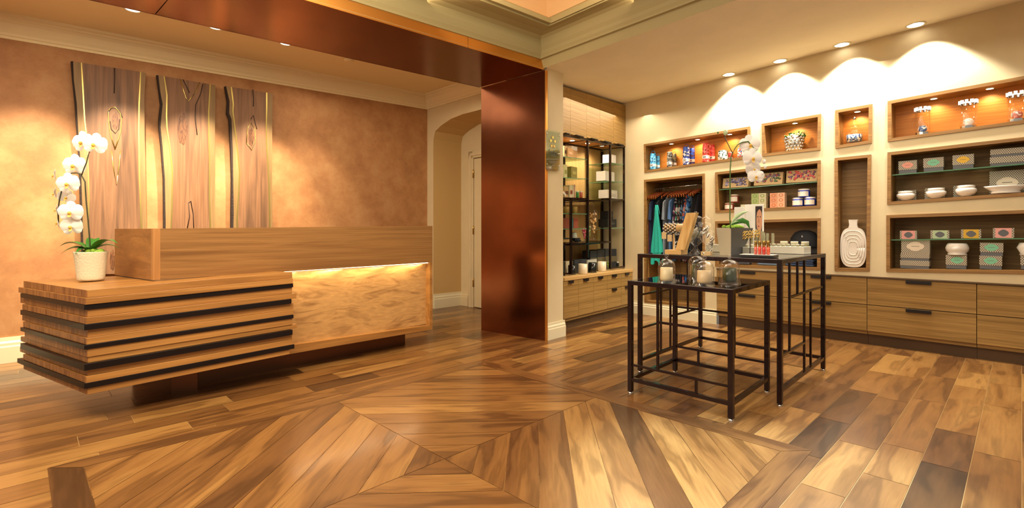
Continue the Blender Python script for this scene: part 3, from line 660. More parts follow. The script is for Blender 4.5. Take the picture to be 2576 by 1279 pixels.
# ================================================================ LIVE-EDGE WALL SLABS
WO_=-.10
def lw(u,v,o=WO_): return LW.at(u,v,o)
def liveslab(label,le,gl,gr,re,vb,knots):
    # polylines of pixels, top to bottom
    base=lw((le[-1][0]+re[-1][0])/2,vb)
    t=thing('live_edge_slab',label,'wall art',base,LW.rz)
    def ext(pl):
        u,v=pl[-1];return pl+[(u+(0 if vb<600 else 1),vb)] if v<vb else pl
    le,gl,gr,re=map(ext,(le,gl,gr,re))
    def strip(a,b,name,m,o=WO_,th=.045):
        poly=[lw(u,v,o) for u,v in a]+[lw(u,v,o) for u,v in b[::-1]];MB().prism(poly,LW.n*th).obj(name,m,t,world=True)
    bk=[(u+4.5+1.5*math.sin(v*.05),v) for u,v in le]
    strip(le,bk,'bark_edge',M_bark,WO_+.004);strip(bk,gl,'sapwood',M_sap);strip(gl,gr,'heartwood',M_walnut,WO_-.001);strip(gr,re,'sapwood',M_sap)
    for pl,n in((gl,'gold_inlay'),(gr,'gold_inlay')):
        strip([(u-1.6,v) for u,v in pl],[(u+1.6,v) for u,v in pl],n,M_gold,WO_-.004,.01)
    for kind,pts in knots:
        if kind=='g': MB().tube([lw(u,v,WO_-.003) for u,v in pts],.0045,6).obj('gold_inlay',M_gold,t,world=True)
        if kind=='c': MB().tube([lw(u,v,WO_-.002) for u,v in pts],.0042,6).obj('dark_crack',M_knot,t,world=True)
        if kind=='k':
            (u,v,ru,rv)=pts;MB().prism([lw(u+ru*math.cos(a*PI/7),v+rv*math.sin(a*PI/7)*(1+.15*math.sin(3*a)),WO_-.0025) for a in range(14)],LW.n*.002).obj('knot',wood('knot_wood','#4a2c1a','#8a5c3a',grain='z',freq=30,along=8,dist=3),t,world=True)
    return t
liveslab('leftmost and widest live-edge walnut slab with an oval gold-rimmed knot',
 [(178,154),(182,200),(188,260),(191,310),(195,350),(199,430),(203,560),(205,640)],
 [(205,158),(209,230),(213,300),(218,345),(222,430),(224,500),(222,560),(226,600)],
 [(354,181),(350,260),(349,330),(351,450),(355,560),(357,640)],[(367,184),(363,240),(364,330),(366,450),(368,560),(369,640)],690,
 [('g',[(289,374),(281,350),(276,325),(273,300),(271,285),(277,273),(290,270),(303,285),(306,300),(304,330),(298,350),(289,376)]),('c',[(272,282),(280,272),(292,271),(304,285),(307,296)]),('c',[(277,305),(280,325),(290,336),(299,325),(301,300)]),('k',(290,305,9,22)),('c',[(288,171),(288,200),(287,235)]),('g',[(281,380),(285,420),(293,466),(299,420),(303,380)]),('k',(283,655,7,25))])
liveslab('middle live-edge walnut slab with V-shaped gold line at its top',
 [(394,189),(400,230),(404,262),(400,300),(400,320),(405,370),(411,450),(412,560),(412,620)],[(413,192),(420,240),(419,290),(420,320),(428,375),(434,430),(433,520),(431,560),(430,620)],
 [(529,212),(525,280),(525,340),(527,400),(527,500),(529,575),(529,620)],[(542,214),(541,300),(541,400),(541,500),(542,620)],640,
 [('g',[(453,199),(462,228),(468,246),(474,255),(482,245),(492,232),(502,207)]),('c',[(510,212),(505,235),(492,265),(491,300),(496,340)]),('k',(460,325,13,40)),('c',[(460,200),(470,220),(477,234)]),('c',[(471,575),(477,545),(474,510),(480,506),(486,540),(488,590)])])
liveslab('rightmost and narrowest live-edge walnut slab with a diamond gold knot',
 [(566,217),(573,255),(571,285),(577,300),(581,380),(583,450),(582,540),(582,620)],[(582,219),(587,262),(586,280),(591,320),(598,380),(603,430),(601,480),(597,540),(596,620)],
 [(671,233),(671,270),(670,320),(671,370),(676,450),(678,530),(678,620)],[(686,236),(685,300),(684,400),(685,500),(686,620)],640,
 [('g',[(620,360),(622,325),(631,308),(641,325),(643,355),(633,378),(620,360)]),('c',[(631,300),(637,290),(642,310),(646,325)]),('k',(632,345,7,22)),('c',[(636,225),(638,250),(637,268)])])
# ================================================================ DISPLAY TABLES
def nest(name,label,N0,R0,L0,zt,bars,gname):
    t=thing(name,label,'table',N0,math.atan2((R0-N0).y,(R0-N0).x))
    B0=L0+R0-N0;w=.03
    cs={'N':N0,'R':R0,'L':L0,'B':B0};cen=(N0+B0)/2
    for k,p in cs.items():
        q=p+(cen-p).normalized()*.02
        MB().bar(q+V((0,0,.012)),q+V((0,0,zt-.0)),w,w).obj('leg',M_iron,t,world=True,bev=.002)
        MB().lathe([(0,0),(.02,0),(.02,.006),(.008,.008),(.008,.014),(0,.014)],14,q).obj('foot_glide',M_chrome,t,world=True)
    ins={k:p+(cen-p).normalized()*.02 for k,p in cs.items()}
    for a,b in ('NR','RB','BL','LN'):
        MB().bar(ins[a]+V((0,0,zt-.014)),ins[b]+V((0,0,zt-.014)),w,.028).obj('top_rail',M_iron,t,world=True,bev=.002)
        if not(name=='tall_display_table' and a+b=='LN'): MB().bar(ins[a]+V((0,0,.095 if name!='x' else .09)),ins[b]+V((0,0,.095)),.024,.024).obj('bottom_rail',M_iron,t,world=True)
    th=[p+(cen-p).normalized()*.028+V((0,0,zt-.012)) for p in(N0,R0,B0,L0)]
    MB().hexa(th,[p+V((0,0,.013)) for p in th]).obj('glass_top',M_smoke,t,world=True)
    for (A,Bc),(k0,z0),(k1,z1) in bars:
        a=lerp(ins[A],ins[Bc],k0)+V((0,0,z0));b=lerp(ins[A],ins[Bc],k1)+V((0,0,z1));MB().bar(a,b,.014,.014).obj('lattice_bar',M_iron,t,world=True)
    return t
def kf(A,B,u): # fraction along floor segment A->B seen at pixel column u
    r=(u-U0)/FP;return (A.x-r*A.y)/((A.x-r*A.y)-(B.x-r*B.y))
ZS=.76;ZL=.918
sN,sL,sR=F(1843,1061),F(1579,989),F(1937,987);sB=sL+sR-sN
kA=kf(sL,sN,1650);kB=kf(sL,sN,1751);kC=kf(sB,sR,1851);kD=kf(sB,sR,1757)
small=nest('low_display_table','low black steel lattice display table with smoked glass top holding four cloches',sN,sR,sL,ZS,
 [(('L','N'),(0,.193),(1,.193)),(('L','N'),(kA,.193),(kA,ZS-.02)),(('L','N'),(kA,.505),(1,.505)),(('L','N'),(kB,.193),(kB,.1)),
  (('B','R'),(0,.2),(1,.2)),(('B','R'),(0,.507),(kC,.507)),(('B','R'),(kC,.2),(kC,ZS-.02)),(('B','R'),(kD,.2),(kD,.1))],None)
tN,tR,tL=F(1966,1024),F(2077,931),F(1604,936);tB=tL+tR-tN
def zat(A,B,u,v): k=kf(A,B,u);p=lerp(A,B,k);return CH-(v-HY)*p.y/FP
k1,k2,k3,k4=[kf(tN,tR,u) for u in(1990.7,2011,2028.6,2045)]
l1,l2,l3=[kf(tL,tB,u) for u in(1658,1682.7,1727.7)]
big=nest('tall_display_table','tall black steel lattice display table with smoked glass top crowded with gifts',tN,tR,tL,ZL,
 [(('N','R'),(k1,ZL-.02),(k1,.30)),(('N','R'),(k2,ZL-.02),(k2,.655)),(('N','R'),(k3,ZL-.02),(k3,.11)),(('N','R'),(k4,.66),(k4,.11)),(('N','R'),(k1,.66),(1,.66)),(('N','R'),(0,.305),(k3,.305)),(('N','R'),(k4,.5),(1,.5)),
  (('L','B'),(0,.6),(l2,.6)),(('L','B'),(0,.34),(l1,.34)),(('L','B'),(l1,ZL-.02),(l1,.11)),(('L','B'),(l2,ZL-.02),(l2,.11)),(('L','B'),(l3,ZL-.02),(l3,.37)),(('L','B'),(l2,.37),(1,.37))],None)
# ================================================================ ORCHIDS
def petal_mesh(mb,c,right,up,nrm,ang,L,Wd,cup,mi=0,nseg=10):
    ca,sa=math.cos(ang),math.sin(ang);ax=right*ca+up*sa;ay=right*-sa+up*ca
    rows_=[]
    for i in range(nseg+1):
        s=i/nseg;wd=Wd*math.sqrt(max(0,1-((s-.54)/.54)**2)) if s<.54 else Wd*math.sqrt(max(0,1-((s-.54)/.46)**2));wd=max(wd,Wd*.12*(1-s))
        rows_.append([c+ax*L*s+ay*wd*k/2+nrm*(cup*(s**2)*L*-.5+ (abs(k)**2)*-.12*wd + .0) for k in(-1,-.5,0,.5,1)])
    vs=[p for r in rows_ for p in r];fs=[(i*5+j,i*5+j+1,(i+1)*5+j+1,(i+1)*5+j) for i in range(nseg) for j in range(4)]
    mb.add(vs,fs,mi,True)
def flower(par,c,R,face,roll=0.,rnd=random):
    f=V(face).normalized();right=f.cross(V((0,0,1))).normalized()*-1;up=right.cross(f).normalized()
    if up.z<0: up=-up
    Rm=Matrix.Rotation(roll,3,f);right=Rm@right;up=Rm@up
    mb=MB();n=f
    for a in(90,218,322): petal_mesh(mb,c-n*.004,right,up,n,math.radians(a),R*.98,R*.78,.15)
    for a in(8,172): petal_mesh(mb,c,right,up,n,math.radians(a),R*1.02,R*1.18,.12)
    o=mb.obj('orchid_flower',M_petal,par,world=True)
    mb=MB();mb.ball(c+n*R*.12-up*R*.12,R*.14,(1,1,1.1),10);petal_mesh(mb,c+n*R*.1-up*R*.1,right,up,(n*.6).normalized(),math.radians(270),R*.4,R*.3,-.8)
    mb.obj('flower_lip',M_lip,o,world=True)
def bud(par,c,r,m=None): MB().ball(c,r,(.8,.8,1.1),10).obj('orchid_bud',m or M_petal,par,world=True)
def leafm(mb,base,d,L,Wd,rise,droop,n=9):
    d=V(d).normalized();s=V((-d.y,d.x,0)).normalized();vs=[]
    for i in range(n+1):
        k=i/n;w=Wd*math.sin(PI*(.08+.92*k)**.8)*.5 if i<n else .001;z=rise*math.sin(k*PI*.62)-droop*k*k
        c=base+d*L*k+V((0,0,z));vs+=[c-s*w+V((0,0,w*.35)),c,c+s*w+V((0,0,w*.35))]
    mb.add(vs,[(i*3+j,i*3+j+1,(i+1)*3+j+1,(i+1)*3+j) for i in range(n) for j in(0,1)],0,True)
Yo=3.27;q=lambda u,v,dy=0.:P(u,v,Yo+dy)
pb0=q(229,708);pb0.z=.772;pz=pb0.z
orc=thing('potted_orchid','white moth orchid in a round cream pot on the slatted desk ledge','plant',pb0)
r1=.092;r0=.068;hh=(708-636)*Yo/FP
MB().lathe([(0,0),(r0,0),(r0+.004,.012),(r0+.006,.03),(r1-.006,hh-.03),(r1,hh-.004),(r1,hh),(r1-.008,hh),(r1-.012,hh-.02),(0,hh-.022)],36).obj('pot',M_cerpot,orc)
mb=MB()
for i in range(26): a=random.uniform(0,2*PI);r=random.uniform(0,.065);mb.ball((r*math.cos(a),r*math.sin(a),hh-.012+random.uniform(0,.018)),random.uniform(.014,.024),(1,1,.8),8)
mb.obj('moss',M_moss,orc)
for d,L,Wd,ri,dr_ in(((-1,-.3,0),.17,.075,.075,.035),((-.75,-.7,0),.15,.07,.05,.06),((1,-.15,0),.2,.07,.09,.03),((.9,.5,0),.15,.06,.06,.04),((-.4,.7,0),.13,.07,.1,.03),((-.2,-1,0),.1,.06,.04,.05)):
    mb=MB();leafm(mb,V((0,0,hh)),d,L,Wd,ri,dr_);mb.obj('leaf',M_leaf,orc)
MB().tube([q(228,640),q(226,610),q(222,560),q(217,510),q(215,478),q(214,458),q(208,447),q(203,440),q(193,435),q(180,436),q(168,448),q(158,470),q(150,500),q(146,530),q(147,560)],.0042,7).obj('stem',M_stem,orc,world=True)
MB().tube([q(205,442),q(211,425),q(218,408),q(222,390),q(226,382)],.0035,7).obj('stem',M_stem,orc,world=True)
fc=(.05,-1,.05)
for u,v,r,fx,dy,ro in((205,357,29,-.1,0,.1),(237,362,29,.15,-.03,-.15),(185,415,29,.05,0,0),(169,461,28,.1,-.02,.1),(176,533,28,.25,-.03,0),(178,569,27,.1,0,.1),(135,441,17,-1.2,.03,.2),(136,487,17,-1.3,.02,0),(167,496,19,.8,.04,-.4),(140,528,16,-1.2,.03,0),(144,561,17,-1.1,.02,.3)):
    flower(orc,q(u,v,dy),r*Yo/FP,(fx,-1,-.05),ro)
# right orchid in two-tone square pot
Y2=3.62;q=lambda u,v,dy=0.:P(u,v,Y2+dy)
c0=q(1839,643.2);zt0=ZL+.001
or2=thing('potted_orchid','white orchid in a square beige and charcoal pot on the tall display table','plant',V((c0.x,c0.y,zt0)))
def sq(uL,uM,uR,z,off): # visible left, middle, right columns of a square pot
    M=V(((uM-U0)/FP*Y2,Y2,z));ra=(uL-U0)/FP;rb=(uR-U0)/FP
    dl=V((-.93,.36,0));dr2=V((.62,.78,0))
    tl_=(M.x-ra*M.y)/(ra*dl.y-dl.x);tr_=(M.x-rb*M.y)/(rb*dr2.y-dr2.x)
    Lp=M+dl*tl_;Rp=M+dr2*tr_;return [Lp,M,Rp,Lp+Rp-M]
ztp_=q(1839,573.5).z
bq=sq(1811,1838.6,1866.8,zt0,0);tq=sq(1801.6,1839,1895,ztp_,0)
mb=MB();mb.hexa(bq,tq);mb.m=[2,2]+[0,1,1,0];mb.obj('pot',[M_beigepot,M_charpot,M_charpot],or2,world=True)
cen=sum(tq,V((0,0,0)))/4
mb=MB()
for i in range(34):
    a=lerp(tq[0],tq[1],random.random());b=lerp(tq[3],tq[2],random.random());p=lerp(a,b,random.uniform(.1,.7));p=lerp(p,cen,.15);mb.ball(p+V((0,0,random.uniform(0,.014))),random.uniform(.012,.022),(1,1,.8),8)
mb.obj('moss',M_moss,or2,world=True)
MB().tube([q(1838,575),q(1836,550),q(1836.5,500),q(1836.7,430),q(1839,394),q(1843.9,384),q(1848,375),q(1856,364),q(1868,358),q(1882,356),q(1895,372),q(1903,398),q(1906,415)],.0042,7).obj('stem',M_stemg,or2,world=True)
MB().tube([q(1843,386),q(1836,372),q(1828,356),q(1822,342),q(1823,334)],.003,6).obj('stem',M_stem,or2,world=True)
for u,v,r,fx,ro,dy in((1887,363,26,-.1,.1,0),(1894,397,26,.1,-.1,-.03),(1896,425,22,.2,.2,.02),(1902,443,20,-.2,0,0)): flower(or2,q(u,v,dy),r*Y2/FP,(fx,-1,.0),ro)
for u,v,r in((1922,407,5.5),(1925,420,4.5),(1917,437,5),(1825,334,7)): bud(or2,q(u,v),r*Y2/FP,M_petal if r<6 else mat('green_bud','#b9c79a',.5))
bud(or2,q(1806,334),.008,M_stemg)
# leaves: pale upright and green drooping
def pleaf(pts,w,m,nm_='leaf'):
    vs=[];n=len(pts)
    for i,(u,v) in enumerate(pts):
        k=i/(n-1);d=V(pts[min(i+1,n-1)])-V(pts[max(i-1,0)]);d.normalize();nx,ny=-d.y,d.x;h=w*math.sin(PI*(.06+.9*k))
        vs+=[q(u+nx*h,v+ny*h),q(u,v,-.012),q(u-nx*h,v-ny*h)]
    MB().add(vs,[(i*3+j,i*3+j+1,(i+1)*3+j+1,(i+1)*3+j) for i in range(n-1) for j in(0,1)],0,True).obj(nm_,m,or2,world=True)
pleaf([(1839,565),(1846,553),(1856,543),(1868,536),(1882,532)],5,M_leafl);pleaf([(1840,566),(1856,558),(1868,555),(1880,560),(1886,575)],7,M_leaf);pleaf([(1838,566),(1846,560),(1856,557),(1862,560)],3,M_leafl)
# ================================================================ PLAQUE
ft=[P(1372,325,5.0),P(1410,331,5.2)]
PQ=Plane(PW.at(1373,400,-.03),PW.at(1410,400,-.03))
pl=thing('award_plaque','clear glass award plaque with gold stars on the cream pillar','plaque',PQ.at(1391,380),PQ.rz)
c4=[PQ.at(1373,325),PQ.at(1409,333),PQ.at(1409,431),PQ.at(1373,426)]
MB().prism(c4,PQ.n*.008).obj('glass_plate',M_plateglass,pl,world=True)
MB().prism([PQ.at(1375,328,.012),PQ.at(1408,335,.012),PQ.at(1408,429,.012),PQ.at(1375,424,.012)],PQ.n*.002).obj('backing',mat('plaque_backing','#b3ab90',.5),pl,world=True)
for u,v in((1376,336),(1407,342),(1376,413),(1406,417)):
    p=PQ.at(u,v,-.006);MB().ball(p,.007,(1,1,1),8).obj('standoff',M_chrome,pl,world=True)
def star(c,r,pl_):
    pts=[]
    for i in range(10):
        a=PI/2+i*PI/5;rr=r if i%2==0 else r*.42;pts.append(c+pl_.d*rr*math.cos(a)+V((0,0,rr*math.sin(a))))
    return MB().prism(pts,pl_.n*.003)
for u,v in((1391,346),(1386,354),(1396.5,356),(1388,367.5),(1394,368.5)): star(PQ.at(u,v,-.003),.02,PQ).obj('gold_star',M_goldmetal,pl,world=True)
def text(s,size,loc,rz,m,name,par,ext=.0008,align='CENTER',font=None,spc=1.):
    cu=bpy.data.curves.new(name,'FONT');cu.body=s;cu.size=size;cu.extrude=ext;cu.align_x=align;cu.align_y='CENTER';cu.space_character=spc
    to=bpy.data.objects.new(name,cu);C.objects.link(to);bpy.context.view_layer.update()
    me=bpy.data.meshes.new_from_object(to.evaluated_get(bpy.context.evaluated_depsgraph_get()));bpy.data.objects.remove(to);bpy.data.curves.remove(cu)
    me.materials.clear();me.materials.append(m);o=bpy.data.objects.new(name,me);C.objects.link(o);M4=Matrix.Translation(loc)@Matrix.Rotation(rz,4,'Z')@Matrix.Rotation(PI/2,4,'X')
    if par: o.parent=par;M4=MW[par.name].inverted()@M4;MW[name]=M4
    o.matrix_basis=M4;return o
M_ink=mat('black_ink','#22221f',.5)
M_inkg=mat('grey_ink','#6e6c60',.6)
text('Forbes',.062,PQ.at(1392,385,-.003),PQ.rz,M_ink,'plaque_lettering',pl)
text('TRAVEL GUIDE',.017,PQ.at(1392,392.5,-.003),PQ.rz,M_inkg,'plaque_lettering',pl)
for v,wd in((401,34),(406.5,20),(410,16),(416,5)):
    a=PQ.at(1391-wd/2,v,-.003);b=PQ.at(1391+wd/2,v+.2,-.003);MB().bar(a,b,.001,.007 if wd>6 else .012).obj('engraved_line',M_inkg,pl,world=True)
# ================================================================ SMALL GOODS
def surf_line(pl,a,b,off): # height along a shelf whose front edge is seen from pixel a to pixel b
    A=pl.at(a[0],a[1],off);B=pl.at(b[0],b[1],off);ta=pl.loc(A).x;tb=pl.loc(B).x
    return lambda t:lerp(A.z,B.z,(t-ta)/(tb-ta))
def nfloor(k):
    B=NI[k][1];a=RW.loc(B[3]);b=RW.loc(B[2]);return lambda t:lerp(a.z,b.z,(t-a.x)/(b.x-a.x))+.001
SF={'F':surf_line(RW,(1809,475.3),(2060,454.3),-.03),'I':surf_line(RW,(2242,440),(2700,401),-.03),'J':surf_line(RW,(2239,603),(2700,598),-.03)}
def origin(pl,u,off,fz):
    t=pl.at(u,HY,off);tt=(t-pl.a).dot(pl.d);return pl.pt(tt,max(fz(tt-.03),fz(tt+(.18 if pl is not RW else .10)))+.0012,off)
def sz(pl,u0,u1,vt,vb,off):
    a=pl.at(u0,HY,off);b=pl.at(u1,HY,off);m=pl.at((u0+u1)/2,HY,off);return (b-a).length,(vb-vt)*m.y/FP
def rounddim(pl,u0,u1,vt,vb,off):
    m=pl.at((u0+u1)/2,HY,off);return (u1-u0)*m.y/FP/2,(vb-vt)*m.y/FP
def oval(mb,cx,cz,rx,rz_,y,mi=0,fancy=True,th=.001):
    pts=[]
    for i in range(24):
        a=2*PI*i/24;k=1+(.12*abs(math.cos(2*a))-.06 if fancy else 0);pts.append((cx+rx*k*math.cos(a),y,cz+rz_*k*math.sin(a)))
    mb.prism(pts,(0,th,0),mi)
def pbox(label,u0,u1,vt,vb,lab,off=WF+.05,pl=RW,fz=None,dep=.09,base=True,lidf=.28,group=None,z=None,pm=None,labk=.5,name='gift_box',stack=None,oy=.62):
    o=origin(pl,u0,off,fz);w,h=sz(pl,u0,u1,vt,vb,off)
    if stack is not None:o.z+=stack
    t=thing(name,label,'box',o,pl.rz,group);bh=h*lidf if base else 0
    if base: MB().box(.003,w-.003,.003,dep-.003,0,h*.9).obj('box_base',M_greybase,t)
    MB().box(0,w,0,dep,bh,h).obj('box_lid' if base else 'carton',pm or M_print,t,bev=.001)
    if lab:
        mb=MB();oval(mb,w*labk,bh+(h-bh)*.5,w*.29*oy/.62,min((h-bh)*.40,w*.2),-.0012);mb.obj('printed_label',mat('label_'+lab,lab,.6),t)
        MB().box(w*labk-w*.14,w*labk+w*.14,-.0016,-.0011,bh+(h-bh)*.49,bh+(h-bh)*.52).obj('label_line',M_inkg,t)
    return t,h,w
# ---- niche I : patterned boxes and white ceramics
fI=SF['I'];fi=nfloor('I');fj=nfloor('J');fJ=SF['J']
pbox('grey printed box with pink oval label on the upper glass shelf',2260,2306.5,405,437,'#e8a08c',fz=fI)
pbox('grey printed box with mint green oval label on the upper glass shelf',2322.5,2374,396,430,'#7fc4a0',fz=fI)
pbox('grey printed box with yellow oval label on the upper glass shelf',2396,2450,387,422.5,'#e8b93a',fz=fI)
_,h_,_=pbox('wide flat grey printed box under another on the upper glass shelf',2490,2600,392,414,None,fz=fI,lidf=.3,dep=.14)
pbox('wide flat grey printed box on top of its twin, upper glass shelf',2491,2600,372,392,None,fz=fI,lidf=.3,dep=.14,stack=h_+.001)
pbox('large upright grey printed box with cream label behind the white dish',2489,2580,434,495,'#e4d6be',fz=fi,off=WF+.185,base=False,dep=.06)
for u0,u1,vt,vb,s in((2258,2305,481,508,'leftmost'),(2326,2377,476,505,'middle'),(2398,2450,470,500,'rightmost')):
    pbox('small grey printed box behind the %s white lidded bowl'%s,u0,u1,vt,vb,None,fz=fi,off=WF+.175,base=False,dep=.05)
for u0,u1,vt,vb,s in((2260,2298,483,507,'leftmost and smallest'),(2334,2375,477,503.5,'middle'),(2409,2451,471.5,500,'rightmost')):
    o=origin(RW,(u0+u1)/2,WF+.075,fi);r,h=rounddim(RW,u0,u1,vt,vb,WF+.075)
    t=thing('lidded_bowl','white ceramic lidded bowl, %s of three in the wide niche'%s,'bowl',o,0,'white lidded bowls in the wide niche')
    MB().lathe([(0,0),(r*.5,0),(r*.52,h*.06),(r*.8,h*.18),(r*.98,h*.4),(r,h*.6),(r*.86,h*.7),(r*.0,h*.7)],28).obj('bowl',M_white,t)
    MB().lathe([(r*.8,h*.72),(r*.84,h*.76),(r*.84,h*.9),(r*.8,h*.94),(0,h)],28).obj('lid',M_white,t)
o=origin(RW,2530,WF+.07,fi);r,h=rounddim(RW,2489,2572,477,496,WF+.07)
t=MB().lathe([(0,.0),(r*.66,0),(r*.66,h*.2),(r*.62,h*.3),(r*.9,h*.75),(r,h),(r*.97,h),(r*.6,h*.4),(0,h*.36)],36,sc=(1,.7)).obj('dish',M_white,loc=o,rz=RW.rz);tag(t,'wide white oval ceramic dish in front of the large printed box','dish')
# ---- niche J
for u0,u1,c,s in((2264,2306.5,'#e8a39a','pink, furthest left'),(2341,2388,'#b9cfa6','pale green, second from the left'),(2418,2468,'#dcae3a','yellow, third from the left'),(2498,2551,'#efaaa0','pink, nearest the right edge')):
    vt=579 if u0<2400 else 577.5 if u0<2480 else 575;o=origin(RW,u0,WF+.05,fJ);w,h=sz(RW,u0,u1,vt,600,WF+.05)
    t=thing('soap_box','small %s soap box on the lower glass shelf'%s,'soap box',o,RW.rz,'pastel soap boxes on the lower glass shelf')
    MB().box(0,w,0,.06,0,h).obj('carton',mat('soap_'+c,c,.6),t,bev=.001)
    MB().box(-.0005,w*.11,-.001,.061,0.0005,h+.0005).box(w*.89,w+.0005,-.001,.061,.0005,h+.0005).obj('printed_band',M_print,t)
    mb=MB();oval(mb,w/2,h/2,w*.24,h*.33,-.0015);mb.obj('printed_label',M_greybase,t)
_,ha,_=pbox('lowest flat grey printed box of the left stack in the lower niche',2264,2338,662,682,None,fz=fj,dep=.13,lidf=.35)
_,hb,_=pbox('middle flat grey printed box of the left stack in the lower niche',2265,2338,643,661,None,fz=fj,dep=.13,lidf=.35,stack=ha)
pbox('tall grey printed box with cream label topping the left stack',2267,2339,607.5,643.5,'#e4d6be',fz=fj,dep=.1,base=False,stack=ha+hb)
_,hc,_=pbox('grey printed box with mint label under the white round vase',2379,2432,650,684,'#7fc4a0',fz=fj,labk=.55)
o=origin(RW,2408,WF+.09,fj);o.z+=hc;r,h=rounddim(RW,2385,2431,621,650,WF+.09)
t=thing('round_vase','squat white round vase standing on a mint labelled box','vase',o);MB().lathe([(0,0),(r*.82,0),(r*.82,h*.1),(r*.74,h*.16),(r*.93,h*.35),(r,h*.6),(r*.9,h*.86),(r*.78,h),(r*.7,h),(r*.75,h*.8),(0,h*.75)],30).obj('body',M_white,t);MB().lathe([(r*.72,h*.99),(r*.76,h*1.02),(r*.8,h*.99)],30).obj('rim',M_white,t)
_,hd,_=pbox('lower grey printed box with mint label in the right pair',2463.5,2521,652,685.5,'#7fc4a0',fz=fj)
pbox('upper grey printed box with mint label topping the right pair',2465,2524,619,652,'#7fc4a0',fz=fj,stack=hd)
_,he,_=pbox('grey printed box cut by the right edge of the photo',2567,2625,652,687,'#7fc4a0',fz=fj)
o=origin(RW,2592,WF+.09,fj);o.z+=he;t=thing('round_vase','squat white round vase at the right edge of the photo','vase',o);MB().lathe([(0,0),(r*.82,0),(r*.74,h*.16),(r,h*.6),(r*.78,h),(r*.7,h),(0,h*.75)],30).obj('body',M_white,t)
# ---- niche H : platter
fh=nfloor('H');o=origin(RW,2146,WF+.05,fh);w,h=sz(RW,2114,2180,557,676,WF+.05)
t=thing('oval_platter','large white ceramic oval platter with a neck, leaning in the tall narrow niche','platter',o,RW.rz)
def platp(k,y,zb=0.):
    pts=[]
    for i in range(40):
        a=2*PI*i/40;c,s_=math.cos(a),math.sin(a);x=w*.5*k*(abs(c)**.62)*(1 if c>0 else -1);z=h*.42*k*(abs(s_)**.72)*(1 if s_>0 else -1);pts.append((x,y,h*.42+z))
    return pts
MB().prism(platp(1,0),(0,.02,0),sm=True).obj('dish_body',M_white,t,bev=.006)
MB().prism([(-w*.2,.002,h*.80),(-w*.17,.002,h*.86),(-w*.15,.002,h*.9),(-w*.16,.002,h),(w*.16,.002,h),(w*.15,.002,h*.9),(w*.17,.002,h*.86),(w*.2,.002,h*.80)],(0,.018,0)).obj('neck',M_white,t,bev=.003)
for k in(.84,.66,.5,.34):
    pts=platp(k,-.002);MB().tube([V(p)+V((0,0,-h*.03*(1-k))) for p in pts]+[V(pts[0])+V((0,0,-h*.03*(1-k)))],.0045,6).obj('raised_ring',M_white,t)
# ---- niche C : apothecary jar
fc_=nfloor('C');o=origin(RW,2149,WF+.08,fc_);r,h=rounddim(RW,2131,2168,300,366,WF+.08)
t=thing('apothecary_jar','clear glass apothecary jar holding blue and white soaps in the small lit niche','jar',o)
MB().lathe([(0,0),(r*.9,0),(r*.9,h*.04),(r*.95,h*.08),(r,h*.35),(r*.96,h*.42),(r*.7,h*.47),(r*.72,h*.5)],28).obj('glass_body',M_glass,t)
MB().lathe([(0,.56*h),(r*1.05,h*.53),(r*1.1,h*.56),(r*.7,h*.62),(r*.35,h*.66),(r*.22,h*.72),(r*.3,h*.78),(r*.18,h*.84),(r*.24,h*.9),(r*.2,h*.96),(0,h)],24).obj('glass_lid',M_glass,t)
MB().lathe([(0,h*.05),(r*.86,h*.06),(r*.93,h*.32),(0,h*.36)],24).obj('contents',speckle('blue_soaps',['#2c4a78','#d8d4cc','#6f8fb5','#e8e2d6','#23385c'],70),t)
MB().ball((0,0,h*.95),r*.2,(1,1,1),10).obj('knob',M_chrome,t)
# ---- niche B : silver vase
fb=nfloor('B');o=origin(RW,1998,WF+.09,fb);r,h=rounddim(RW,1976,2021,350,386,WF+.09)
t=thing('silver_vase','dimpled silver vase filled with green and white succulents','vase',o)
MB().lathe([(0,0),(r*.66,0),(r*.7,h*.05),(r*.85,h*.5),(r,h),(r*.94,h),(r*.8,h*.6),(0,h*.6)],30).obj('vase_body',M_silver,t)
mb=MB()
for i in range(5):
    for j in range(14): a=2*PI*(j+i*.5)/14;rr=r*(.7+.28*(i+.5)/5);mb.ball((rr*math.cos(a),rr*math.sin(a),h*(i+.5)/5),r*.15,(1,1,1),8)
mb.obj('dimples',M_chrome,t)
mb=MB();mb2=MB()
for i in range(34):
    a=random.uniform(0,2*PI);rr=random.uniform(0,r*1.1);c=V((rr*math.cos(a),rr*math.sin(a),h+random.uniform(0,.02)));(mb if i%3 else mb2).ball(c,random.uniform(.010,.018),(1,1,.9),8)
    leafm(mb if i%2 else mb2,c,(math.cos(a),math.sin(a),0),.028,.016,.022,.0,4)
mb.obj('succulents',M_leaf,t);mb2.obj('pale_succulents',mat('pale_succulent','#cfdcb4',.5),t)
